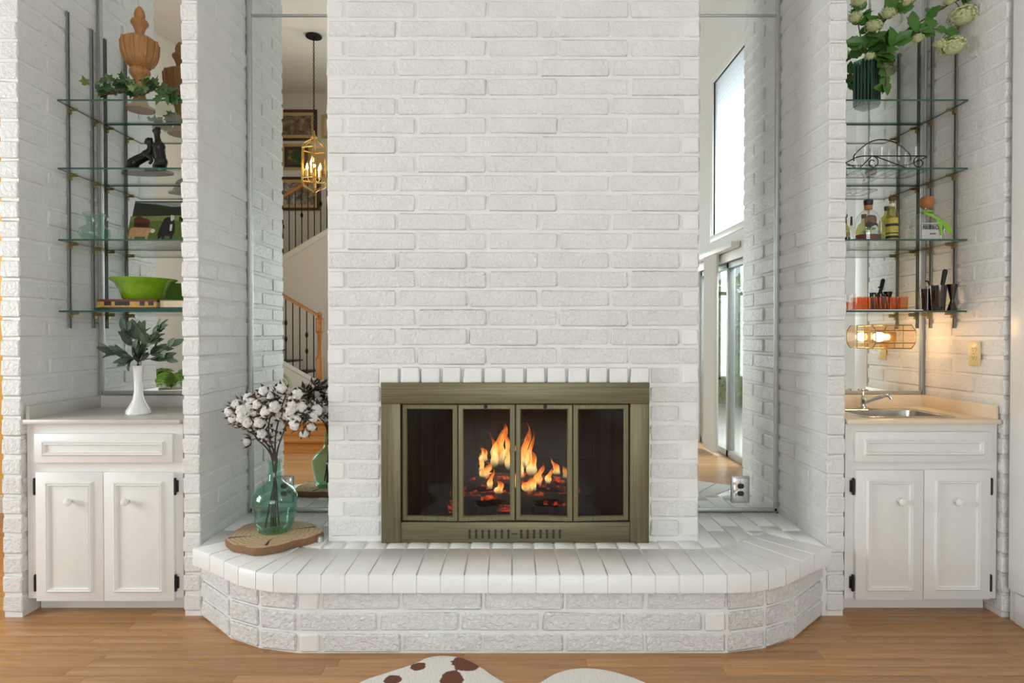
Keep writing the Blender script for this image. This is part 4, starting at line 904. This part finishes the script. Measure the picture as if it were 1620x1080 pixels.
# tray, shot glasses, bar tools
x0, x1 = X(1341, 2.93), X(1446, 2.93)
m = MB().rbox(x0, x1, 2.865, 3.03, S4+.0002, S4+.006, .002); m.rings(x0, x1, 0, 1, [(0, 0)]) if 0 else None
tag(m.build('serving_tray', 'tray_white'), 'thin white tray under the amber shot glasses', 'tray')
gm = MB(); gm.open = True; gm.lathe([(.002, .002), (.020, 0), (.022, .002), (.027, .062), (.026, .0625)], (0, 0, 0), 24, fl=lambda a, t_: 1+.02*math.sin(a*10)); g1 = gm.mesh('shot_glass', 'glass_amber')
gm = MB(); gm.open = True; gm.lathe([(.002, .002), (.018, 0), (.02, .002), (.024, .076), (.023, .0765)], (0, 0, 0), 24); g2 = gm.mesh('shot_glass', 'glass_tumbler')
for i, px in enumerate((1357, 1372, 1389, 1406, 1422)):
    for j in range(2):
        o = bpy.data.objects.new('shot_glass', g1); COL.objects.link(o); o.location = (X(px, 2.93)+.012*j, 2.90+.075*j, S4+.0062); o.scale = (.84, .84, 1); tag(o, 'amber red cut shot glass on the white tray', 'shot glass', 'amber shot glasses on the tray')
o = bpy.data.objects.new('shot_glass', g2); COL.objects.link(o); o.location = (X(1346, 2.93), 2.93, S4+.0062); tag(o, 'tall clear shot glass at the pier end of the tray', 'shot glass')
kk = 2.93/F
c = on(1484, 2.91, S4); m = MB(); m.open = True; m.lathe([(.003, .004), (8.5*kk, 0), (9, 1) if 0 else (9*kk, 1*kk), (11.5*kk, 40*kk), (11*kk, 40*kk), (8.5*kk, 2*kk), (.003, .008)], c, 32); tag(m.build('shaker_tin', 'gunmetal'), 'dark metal shaker tin holding a black muddler', 'shaker')
tag(MB().tube([c+Vector((-.004, 0, .012)), c+Vector((.012, .0, .08)), c+Vector((.028, .005, .15)), c+Vector((.037, .006, .195)), c+Vector((.039, .006, .202))], [.008, .008, .010, .011, .006], 12).build('muddler', 'black_plastic'), 'black muddler leaning in the dark shaker tin', 'muddler')
c2 = on(1466, 2.97, S4); m = MB(); m.open = True; m.lathe([(.003, .004), (7*kk, 0), (9.5*kk, 36*kk), (9*kk, 36*kk), (6.5*kk, 2*kk), (.003, .008)], c2, 32); tag(m.build('mixing_cup', 'gunmetal'), 'brown black metal mixing cup behind the shaker tin', 'cup')
tag(MB().tube(spline([c2+Vector((.0, 0, .01)), c2+Vector((.014, -.002, .10)), c2+Vector((.006, -.002, .145)), c2+Vector((-.008, -.002, .15))], 6), .004, 8).build('bar_spoon', 'black_plastic'), 'thin black bar spoon standing in the mixing cup', 'spoon')
c = on(1506, 2.91, S4); m = MB(); m.open = True; m.lathe([(7.5*kk, 0), (7.2*kk, 1*kk), (2.6*kk, 17*kk), (2.8*kk, 18*kk), (8*kk, 42*kk), (7.4*kk, 42*kk), (1.5*kk, 20*kk)], c, 28); tag(m.build('jigger', 'gunmetal'), 'black double cone jigger at the end of the lowest shelf', 'jigger')
# sconce
x0, x1, ya, yb = 1.835, 2.036, 3.03, 3.125; z0_, z1_ = 1.186, 1.305
scn = thing('glass_sconce', 'lit glass and copper wall light over the bar sink', 'sconce', ((x0+x1)/2, YM, z0_))
MB().rbox(x0+.05, x1-.05, 3.10, 3.158, 1.22, 1.27, .004).build('mount', 'brass', scn)
oct_ = [(ya, z0_+.028), (ya, z1_-.028), (ya+.03, z1_), (yb, z1_), (yb, z0_), (ya+.03, z0_)]
for (a, b), (c_, d) in zip(oct_, oct_[1:]+oct_[:1]):
    MB().add([(x0, a, b), (x1, a, b), (x1, c_, d), (x0, c_, d)], [(0, 1, 2, 3)]).build('pane', 'glass_sconce', scn)
for x in (x0, x1): MB().add([(x, a, b) for a, b in oct_], [tuple(range(6))]).build('pane', 'glass_sconce', scn)
for a, b in oct_: MB().tube([(x0, a, b), (x1, a, b)], .0026, 6).build('came', 'antique_brass', scn)
for x in (x0, x1): MB().tube([(x, a, b) for a, b in oct_+oct_[:1]], .0026, 6).build('came', 'antique_brass', scn)
for x in (x0+.05,): MB().ball((x, 3.085, 1.245), .024, 12, 0, 1.25).build('bulb', 'bulb_warm', scn)
l = bpy.data.lights.new('sconce_light', 'POINT'); l.energy = 2.6; l.color = (1, .70, .40); l.shadow_soft_size = .02
o = bpy.data.objects.new('sconce_light', l); COL.objects.link(o); o.location = (x0+.11, 3.085, 1.245)
# ------------------------------------------------------------------ things on the hearth
ctr = Vector((-1.085, 2.72, HZ))
pl = []
for i in range(44):
    a = 2*pi*i/44; r_ = .195*(1+.07*math.sin(3*a+.6)+.05*math.sin(5*a+2)+.025*math.sin(11*a)); 
    pl.append((ctr.x+r_*math.cos(a)*1.03, ctr.y+r_*math.sin(a)*.93))
ws = thing('wood_slice', 'live edge wood slice tray under the green glass jug', 'wood slice', ctr)
m = MB(); n_ = len(pl); rings_ = [(.985, .002), (1, .008), (1.005, .022), (.985, .034), (.95, .036)]
vs_ = []
for q, z in rings_: vs_ += [(ctr.x+(x-ctr.x)*q, ctr.y+(y-ctr.y)*q, HZ+z) for x, y in pl]
m.add(vs_, [(i*n_+j, i*n_+(j+1) % n_, (i+1)*n_+(j+1) % n_, (i+1)*n_+j) for i in range(3) for j in range(n_)]+[tuple(range(n_))[::-1]]); m.build('bark_edge', 'bark', ws)
MB().add(vs_[3*n_:], [(j, (j+1) % n_, n_+(j+1) % n_, n_+j) for j in range(n_)]+[tuple(range(n_, 2*n_))]).build('face', 'slice_top', ws)
m = MB()
for a in (.5, 1.9, 3.6, 4.9):
    p0 = ctr+Vector((.19*math.cos(a), .17*math.sin(a), .0362)); p1 = ctr+Vector((.07*math.cos(a+.25), .07*math.sin(a+.25), .0362)); d = (p1-p0).normalized(); s_ = Vector((-d.y, d.x, 0))
    m.add([p0+s_*.007, p0-s_*.007, p0.lerp(p1, .5)-s_*.004+s_*.006, p1, p0.lerp(p1, .5)+s_*.009], [(0, 1, 2, 3, 4)])
m.build('crack', 'stem_dark', ws)
VZ = HZ+.0365; vc = Vector((-1.089, 2.75, VZ)); kk = 2.75/F
jg = thing('glass_jug', 'green glass demijohn vase standing on the wood slice', 'vase', vc)
m = MB(); m.open = True
m.lathe([(.004, .012), (.05, .004), (.072, 0), (26*kk, 1.5*kk), (29*kk, 10*kk), (33*kk, 32*kk), (35*kk, 48*kk), (33.5*kk, 58*kk), (27*kk, 68*kk), (15*kk, 76*kk), (10.5*kk, 82*kk), (9.5*kk, 95*kk), (9*kk, 107*kk), (11*kk, 108*kk), (11*kk, 112*kk), (8.5*kk, 112*kk), (8*kk, 95*kk), (9.3*kk, 81*kk), (25*kk, 67.5*kk), (32.5*kk, 57*kk), (34*kk, 48*kk), (32*kk, 32*kk), (28*kk, 10*kk), (.06, .008), (.004, .016)], vc, 56); m.build('body', 'glass_green', jg)
# cotton stems
cb = []
for v_ in range(3):
    m = MB()
    for i in range(5):
        a = 2*pi*i/5+R.uniform(-.2, .2); m.ball((.42*math.cos(a), .42*math.sin(a), .55+R.uniform(-.05, .08)), .52, 8, 0, 1, 1, 1.05)
    m.ball((0, 0, .8), .5, 8); cb.append(m.mesh('cotton_boll', 'cotton', 80))
m = MB()
for i in range(5):
    a = 2*pi*(i+.5)/5; d = Vector((math.cos(a), math.sin(a), 0)); s_ = Vector((-d.y, d.x, 0))
    m.add([(0, 0, -.1), d*.75+s_*.36+Vector((0, 0, .1)), d*1.15+s_*.2+Vector((0, 0, .65)), d*1.25+Vector((0, 0, 1.35)), d*1.15-s_*.2+Vector((0, 0, .65)), d*.75-s_*.36+Vector((0, 0, .1))], [(0, 1, 2, 4, 5), (2, 3, 4)])
sep = m.mesh('husk', 'boll_bract', 60)
mouth = vc+Vector((0, 0, 111*kk))
stems = [[(404, 690), (392, 658), (384, 646)], [(415, 690), (405, 660), (398, 640)], [(425, 685), (428, 650), (425, 625)], [(436, 690), (444, 650), (452, 625)], [(446, 690), (462, 655), (482, 655)], [(420, 700), (415, 690), (425, 672)]]
offs = [(-16, 4), (-4, -6), (6, 6), (14, -4), (-10, 16), (10, 18), (0, 26)]
for i, pth in enumerate(stems):
    t = thing('cotton_stem', 'dried cotton stem with open white bolls in the green jug', 'cotton stem', mouth, 'cotton stems in the jug')
    dy = R.uniform(-.07, .07); base_ = vc+Vector((R.uniform(-.04, .04), R.uniform(-.03, .03), .02))
    b = spline([base_, mouth+Vector(((i-2.5)*.004, 0, 0))]+[U(a, b_, 2.74+dy*(j+1)/3) for j, (a, b_) in enumerate(pth)], 7)
    MB().tube(b, [.0045-.002*j/len(b) for j in range(len(b))], 7).build('stem', 'stem_dark', t)
    for q in range(10):
        px, py = pth[2] if q < 7 else pth[1]; ox, oy = offs[q % 7]
        p = U(px+ox*1.1+R.uniform(-3, 3), py+oy*1.0+R.uniform(-3, 3), 2.74+dy+R.uniform(-.05, .04)); e = b[min(range(14, len(b)), key=lambda j: (b[j]-p).length)]
        d = (p-e).normalized()*.7+Vector((R.uniform(-.5, .5), R.uniform(-1.0, 0), R.uniform(-.3, .5))); d.normalize()
        MB().tube([e, e.lerp(p, .5)+Vector((0, 0, .004)), p], .002, 6).build('twig', 'stem_dark', t)
        s_ = R.uniform(.024, .031); mt = Matrix.Translation(p-wl(t)) @ d.to_track_quat('Z', 'Y').to_matrix().to_4x4() @ Matrix.Diagonal((s_, s_, s_, 1))
        o = inst('cotton_boll', R.choice(cb), t, mt); inst('husk', sep, o, Matrix.Identity(4))
p = on(512, 2.70, HZ+.0005); p.x = -.868
tag(MB().lathe([(.017, 0), (.017, .012), (.014, .016), (.013, .024), (.002, .027)], p, 20).build('gas_valve_cap', 'aluminium'), 'small silver gas valve cap on the hearth by the chimney corner', 'valve cap')
# ------------------------------------------------------------------ cowhide rug
hk = [(-.62, 2.06), (-.54, 2.16), (-.46, 2.215), (-.37, 2.275), (-.33, 2.315), (-.27, 2.33), (-.19, 2.31), (-.12, 2.25), (-.05, 2.17), (.02, 2.115), (.09, 2.14), (.16, 2.205), (.24, 2.24), (.33, 2.235), (.42, 2.195), (.50, 2.13), (.62, 2.0), (.72, 1.8), (.78, 1.5), (.82, 1.2), (.78, .9), (.92, .62), (.85, .45), (.62, .52), (.40, .50), (.12, .42), (.0, .25), (-.12, .42), (-.42, .50), (-.66, .48), (-.90, .40), (-.95, .60), (-.80, .9), (-.84, 1.2), (-.80, 1.5), (-.74, 1.8)]
hp = [(p.x-.04, p.y-1.12) for p in spline([(x, y, 0) for x, y in hk+hk[:1]], 4)[:-1]]; hc = Vector((.04, 1.12, 0))
m = MB(); n_ = len(hp); vs_ = []
lv = [(1, .0008), (.995, .007), (.97, .010), (.6, .009), (.25, .010)]
for q, z in lv: vs_ += [(hc.x+x*q, hc.y+y*q, z) for x, y in hp]
m.add(vs_, [(i*n_+j, i*n_+(j+1) % n_, (i+1)*n_+(j+1) % n_, (i+1)*n_+j) for i in range(len(lv)-1) for j in range(n_)]+[tuple(range((len(lv)-1)*n_, len(lv)*n_))])
tag(m.build('cowhide_rug', 'cowhide'), 'white cowhide rug with brown spots on the oak floor', 'rug')
# ------------------------------------------------------------------ the room behind, seen in the mirrors
FZ = .30
m = MB(); m.box(-4.45, -1.95, -4.4, -.40, 0, FZ-.001); struct(m, 'floor_foyer', 'foyer_tile')
sp_ = thing('foyer_steps', 'two oak steps up to the tiled foyer', 'steps', (-3.2, -.1, 0))
for i, (ya, z) in enumerate(((.02, .15), (-.27, .302))):
    MB().box(-4.45, -1.95, -.45, ya-.03, z-.15, z-.03).build('riser', 'oak_rail', sp_); MB().rbox(-4.45, -1.93, -.45, ya, z-.03, z, .008).build('tread', 'oak_rail', sp_)
# lower flight
Y1 = 2*YM-8.86; Y2 = 2*YM-9.8; run, rise = .285, .165
sf = thing('staircase', 'white sided staircase with dark carpeted treads in the foyer', 'staircase', (-3.4, -3, FZ))
for i in range(-1, 6):
    xa_, xb_ = -2.85-run*(i+1), -2.85-run*i; z = .53+rise*i
    MB().box(max(xa_, -4.446), xb_, Y2+.02, Y1-.02, FZ, z-.02).build('riser', 'wall_paint', sf); MB().rbox(max(xa_, -4.446), xb_+.02, Y2+.02, Y1+.0, z-.02, z, .006).build('tread', 'carpet_brown', sf)
MB().prism([(-2.6, FZ), (-2.6, .36), (-4.44, .36+.579*1.84), (-4.44, FZ)], Y1-.02, Y1+.012, lambda a, b, q: (a, q, b)).build('side_wall', 'wall_paint', sf)
MB().prism([(-2.78, .40+.08), (-2.78, .54), (-4.44, .54+.579*1.66), (-4.44, .46+.579*1.66)], Y1+.012, Y1+.024, lambda a, b, q: (a, q, b)).build('stringer', 'trim_white', sf)
MB().rbox(-4.44, -2.6, Y1+.012, Y1+.03, FZ, FZ+.10, .004).build('base_trim', 'trim_white', sf)
MB().prism([(-4.44, FZ), (-2.0, FZ), (-2.0, 3.56), (-4.44, 2.10)], Y2-.03, Y2, lambda a, b, q: (a, q, b)).build('upper_side_wall', 'wall_paint', sf)
MB().prism([(-4.44, 2.03), (-2.0, 3.49), (-2.0, 3.59), (-4.44, 2.13)], Y2, Y2+.02, lambda a, b, q: (a, q, b)).build('stringer', 'trim_white', sf)
MB().prism([(-4.44, 1.9), (-2.0, 3.36), (-2.0, 3.52), (-4.44, 2.06)], -4.398, Y2-.03, lambda a, b, q: (a, q, b)).build('upper_flight', 'carpet_brown', sf)
def railing(label, x0, x1, zf, hgt, y, step, newel):
    t = thing('stair_railing', label, 'railing', (x0, y, zf(x0)), 'oak and iron stair railings')
    MB().prism([(-.03, -.025), (.03, -.025), (.036, .0), (.025, .028), (-.025, .028), (-.036, 0)], 0, 1, lambda a, b, q: (x0+(x1-x0)*q, y+a, zf(x0+(x1-x0)*q)+hgt+b)).build('handrail', 'oak_rail', t)
    x = x0-.07 if newel else x0-.04; i = 0
    while x > x1:
        b = MB().tube([(x, y, zf(x)-.02), (x, y, zf(x)+hgt)], .0085, 6); 
        if i % 3 == 1:
            for h in (.38, .62) if newel else (.5, .5): b.lathe([(.008, -.045), (.014, -.035), (.024, -.01), (.024, .01), (.014, .035), (.008, .045)], (x, y, zf(x)+hgt*h), 8)
        b.build('baluster', 'black_iron', t); x -= step; i += 1
    if newel:
        zb = FZ+.066; nx = x0+.02
        m = MB().rbox(nx-.05, nx+.05, y-.05, y+.05, zb, zb+.55, .006).lathe([(.05, .55), (.036, .58), (.032, .75), (.036, .90), (.05, .93)], (nx, y, zb), 16).rbox(nx-.05, nx+.05, y-.05, y+.05, zb+.93, zb+1.12, .008).lathe([(.06, 1.12), (.06, 1.135), (.03, 1.15), (.025, 1.16), (.04, 1.19), (.03, 1.22), (.002, 1.235)], (nx, y, zb), 16); m.build('newel_post', 'oak_rail', t)
    return t
railing('lower oak handrail with iron balusters and newel post', -2.865, -4.40, lambda x: .53+(-2.85-x)*.579, 1.0, Y1-.03, .103, True)
railing('upper oak handrail with iron balusters by the paintings', -2.05, -4.40, lambda x: 2.13+(x+4.44)*.5984, .95, Y2-.015, .103, False)
# paintings
YB = -4.4; pb = 2*YM-YB
def painting(label, px0, px1, py0, py1, mat, inner='gold_mat', frame='frame_dark'):
    a = M(px0, py1, pb); b = M(px1, py0, pb); t = thing('framed_painting', label, 'painting', ((a.x+b.x)/2, YB, a.z), 'paintings on the stair wall')
    x0, x1, z0, z1 = a.x, b.x, a.z, b.z
    MB().rings(x0, x1, z0, z1, [(0, YB), (0, YB+.025), (.02, YB+.035), (.045, YB+.02), (.05, YB+.005)]).build('frame', frame, t)
    MB().rings(x0, x1, z0, z1, [(.045, YB+.006), (.05, YB+.018), (.10, YB+.012), (.105, YB+.004)]).build('liner', inner, t)
    MB().box(x0+.10, x1-.10, YB+.002, YB+.008, z0+.10, z1-.10).build('canvas', mat, t)
painting('dark framed brown pastoral painting with a cream liner', 437, 502, 174, 223, 'painting_brown')
painting('small dusk landscape painting hung above the upper handrail', 446, 492, 228, 269, 'painting_dusk', 'frame_dark', 'gold_mat')
painting('framed pale snowy stream painting behind the upper balusters', 436, 506, 280, 333, 'painting_snow')
painting('gold edged painting half hidden by the chimney', 509, 560, 182, 219, 'painting_brown', 'paper', 'gold_mat')
# chandelier
p_ = 7.6; kk = p_/F; c = M(497, 262, p_); ct_ = M(500, 66, p_); ct_.x = c.x; ct_.y = c.y; ct_.z = cz(c.y)
cl = thing('foyer_lantern', 'brass hanging lantern with lit candle bulbs in the stairwell', 'chandelier', (c.x, c.y, c.z-.36))
MB().lathe([(.10, -.03), (.10, -.02), (.06, 0)], (c.x, c.y, ct_.z), 24).build('canopy', 'black_iron', cl)
m = MB(); z = c.z+.38
while z < ct_.z-.03:
    for a in (0, pi/2): m.tube([(c.x+.011*math.cos(q)*math.cos(a), c.y+.011*math.cos(q)*math.sin(a), z+(.0 if a == 0 else .025)+.018*math.sin(q)) for q in [2*pi*i/8 for i in range(9)]], .003, 5)
    z += .05
m.tube([(c.x, c.y, c.z+.36), (c.x, c.y, ct_.z)], .0025, 5); tag(m.build('chain', 'black_iron', cl), kind='stuff')
RR = .165; zt_, zb_ = c.z+.20, c.z-.18
hexp = lambda r_, z_, i: (c.x+r_*math.cos(pi/3*i+.3), c.y+r_*math.sin(pi/3*i+.3), z_)
for i in range(6):
    MB().add([hexp(RR, zb_, i), hexp(RR, zb_, i+1), hexp(RR*.94, zt_, i+1), hexp(RR*.94, zt_, i)], [(0, 1, 2, 3)]).build('pane', 'glass_lantern', cl)
    MB().tube([hexp(RR, zb_, i), hexp(RR*.94, zt_, i)], .007, 6).build('frame_post', 'brass', cl)
    MB().tube(spline([hexp(RR*.94, zt_, i), hexp(RR*.8, zt_+.06, i), hexp(RR*.3, zt_+.12, i), hexp(RR*.1, zt_+.16, i)], 5), .007, 6).build('top_scroll', 'brass', cl)
    MB().tube(spline([hexp(RR, zb_, i), hexp(RR*.9, zb_-.07, i), hexp(RR*.35, zb_-.12, i), hexp(RR*.12, zb_-.15, i)], 5), .007, 6).build('bottom_scroll', 'brass', cl)
for z in (zt_, zb_): MB().tube([hexp(RR if z == zb_ else RR*.94, z, i) for i in range(7)], .008, 6).build('frame_ring', 'brass', cl)
MB().lathe([(.004, -.20), (.03, -.18), (.02, -.16), (.03, -.14), (.004, -.13)], (c.x, c.y, zb_), 16).build('finial', 'antique_brass', cl); MB().lathe([(.04, .12), (.05, .15), (.03, .17), (.012, .19), (.01, .24)], (c.x, c.y, zt_), 16).build('crown', 'brass', cl)
MB().tube([(c.x, c.y, zb_-.10), (c.x, c.y, zb_+.1)], .012, 8).build('stem', 'brass', cl)
for i in range(5):
    a = 2*pi*i/5+.2; x, y = c.x+.085*math.cos(a), c.y+.085*math.sin(a); h = .06 if i % 2 else -.02
    MB().tube(spline([(c.x, c.y, zb_+.02), (c.x+.05*math.cos(a), c.y+.05*math.sin(a), zb_-.01+h), (x, y, zb_+.05+h)], 4), .005, 6).build('arm', 'brass', cl)
    MB().tube([(x, y, zb_+.05+h), (x, y, zb_+.14+h)], .012, 8).build('candle', 'tray_white', cl); MB().lathe([(.010, 0), (.018, .025), (.014, .05), (.002, .085)], (x, y, zb_+.14+h), 10).build('bulb', 'bulb_candle', cl)
l = bpy.data.lights.new('lantern_light', 'POINT'); l.energy = 14; l.color = (1, .75, .45); l.shadow_soft_size = .015
o = bpy.data.objects.new('lantern_light', l); COL.objects.link(o); o.location = (c.x, c.y, c.z)
# plants in the foyer
def fern(name, label, c, n, L, stand, up=.7, mat='fern_leaf'):
    t = thing(name, label, 'plant', c); c = Vector(c); h = stand
    if stand: MB().rbox(c.x-.2, c.x+.2, c.y-.2, c.y+.2, c.z, c.z+.03, .005).rbox(c.x-.17, c.x+.17, c.y-.17, c.y+.17, c.z+.02, c.z+h, .01).build('planter', 'trim_white', t)
    else: MB().lathe([(.10, 0), (.13, .22), (.14, .24), (.11, .24)], c, 24).build('pot', 'foyer_tile', t); h = .22
    for i in range(n):
        a = R.uniform(0, 2*pi); q = R.uniform(.5, 1); d = Vector((math.cos(a), math.sin(a), 0)); b = c+Vector((0, 0, h)); pts = spline([b, b+d*L*.35*q+Vector((0, 0, L*up*q)), b+d*L*.8*q+Vector((0, 0, L*up*.75*q)), b+d*L*q+Vector((0, 0, L*up*.25*q))], 5)
        s_ = Vector((-d.y, d.x, 0)); m = MB(); k_ = len(pts)
        for j in range(2, k_):
            wdt = .075*L/.4*math.sin(pi*(j+1)/(k_+1)); 
            for sg in (-1, 1): m.add([pts[j-1], pts[j-1]*.5+pts[j]*.5+s_*sg*wdt+Vector((0, 0, -.01)), pts[j]], [(0, 1, 2)])
        m.tube(pts, .002, 5); m.build('frond', mat, t)
    return t
fern('potted_fern', 'bright green fern in a white planter in the foyer', (-4.0, -.72, FZ), 34, .42, .33, .55)
q = M(440, 640, 7.6); fern('spiky_plant', 'potted plant with narrow leaves by the stair side', (q.x-.1, q.y, FZ), 22, .27, 0, 1.0)
# right-hand wall: sliding door, drape, window with shade, garden
dr = struct(MB().box(RX+.05, RX+.06, DY0+.04, DY1-.04, .06, DZ-.06), 'door_1', 'glass_window')
for a, b in ((DY0, DY0+.05), (DY1-.05, DY1), (.10, .16)): MB().rbox(RX+.02, RX+.09, a, b, .0, DZ, .004).build('stile', 'aluminium', dr)
for a, b in ((0, .07), (DZ-.06, DZ)): MB().rbox(RX+.02, RX+.09, DY0, DY1, a, b, .004).build('rail', 'aluminium', dr)
MB().rbox(RX-.012, RX+.02, DY0-.07, DY1+.08, DZ, DZ+.09, .004).rbox(RX-.012, RX+.02, DY1, DY1+.08, 0, DZ+.01, .004).build('casing', 'trim_white', dr)
wd = struct(MB().box(RX+.07, RX+.076, WY0, WY1, WZ0, WZ1), 'window_1', 'glass_window')
MB().rbox(RX-.015, RX+.02, WY0-.07, WY1+.07, WZ0-.07, WZ0, .004).rbox(RX-.015, RX+.02, WY0-.07, WY0, WZ0, WZ1, .004).rbox(RX-.015, RX+.02, WY0-.07, WY1+.07, WZ1, WZ1+.07, .004).build('casing', 'trim_white', wd)
m = MB(); k_ = 80; vs_ = []
for i in range(k_+1): z = WZ0+(WZ1-WZ0)*i/k_; x = RX+.03+(.008 if i % 2 else 0); vs_ += [(x, WY0, z), (x, WY1, z)]
tag(m.add(vs_, [(2*i, 2*i+1, 2*i+3, 2*i+2) for i in range(k_)]).build('cellular_shade', 'cell_shade', smooth=0), 'white pleated cellular shade in the high window', 'shade')
m = MB(); k_ = 40; vs_ = []
for i in range(k_+1): y = .06-.36*i/k_; x = RX-.07+.022*math.sin(i*1.25); vs_ += [(x, y, .02), (x, y, 2.12), (x+.004, y, .02), (x+.004, y, 2.12)]
m.add(vs_, [(4*i, 4*i+4, 4*i+5, 4*i+1) for i in range(k_)]+[(4*i+2, 4*i+3, 4*i+7, 4*i+6) for i in range(k_)]+[(4*i+1, 4*i+5, 4*i+7, 4*i+3) for i in range(k_)])
dp = m.build('door_drape', 'fabric_white', smooth=70); tag(dp, 'white pleated drape gathered beside the sliding glass door', 'curtain')
MB().rbox(RX-.10, RX-.013, -.9, .55, 2.10, 2.16, .004).build('rod_box', 'trim_white', dp)
struct(MB().box(2.4, 12, -14, 6, -.16, -.06), 'ground_patio', 'patio')
m = MB()
for i in range(5200):
    p = Vector((R.uniform(4.0, 4.8), R.uniform(-9, 1.5), R.uniform(0, 2.3))); a = Vector([R.uniform(-1, 1) for _ in range(3)]).normalized()*.09; b = a.orthogonal().normalized()*.05; m.add([p-a, p+b, p+a, p-b], [(0, 1, 2, 3)])
m.box(4.3, 4.6, -9, 1.5, -.08, 2.0)
tag(m.build('garden_hedge', 'hedge_leaf', smooth=0), 'sunlit green hedge outside the sliding door', 'hedge', kind='stuff')
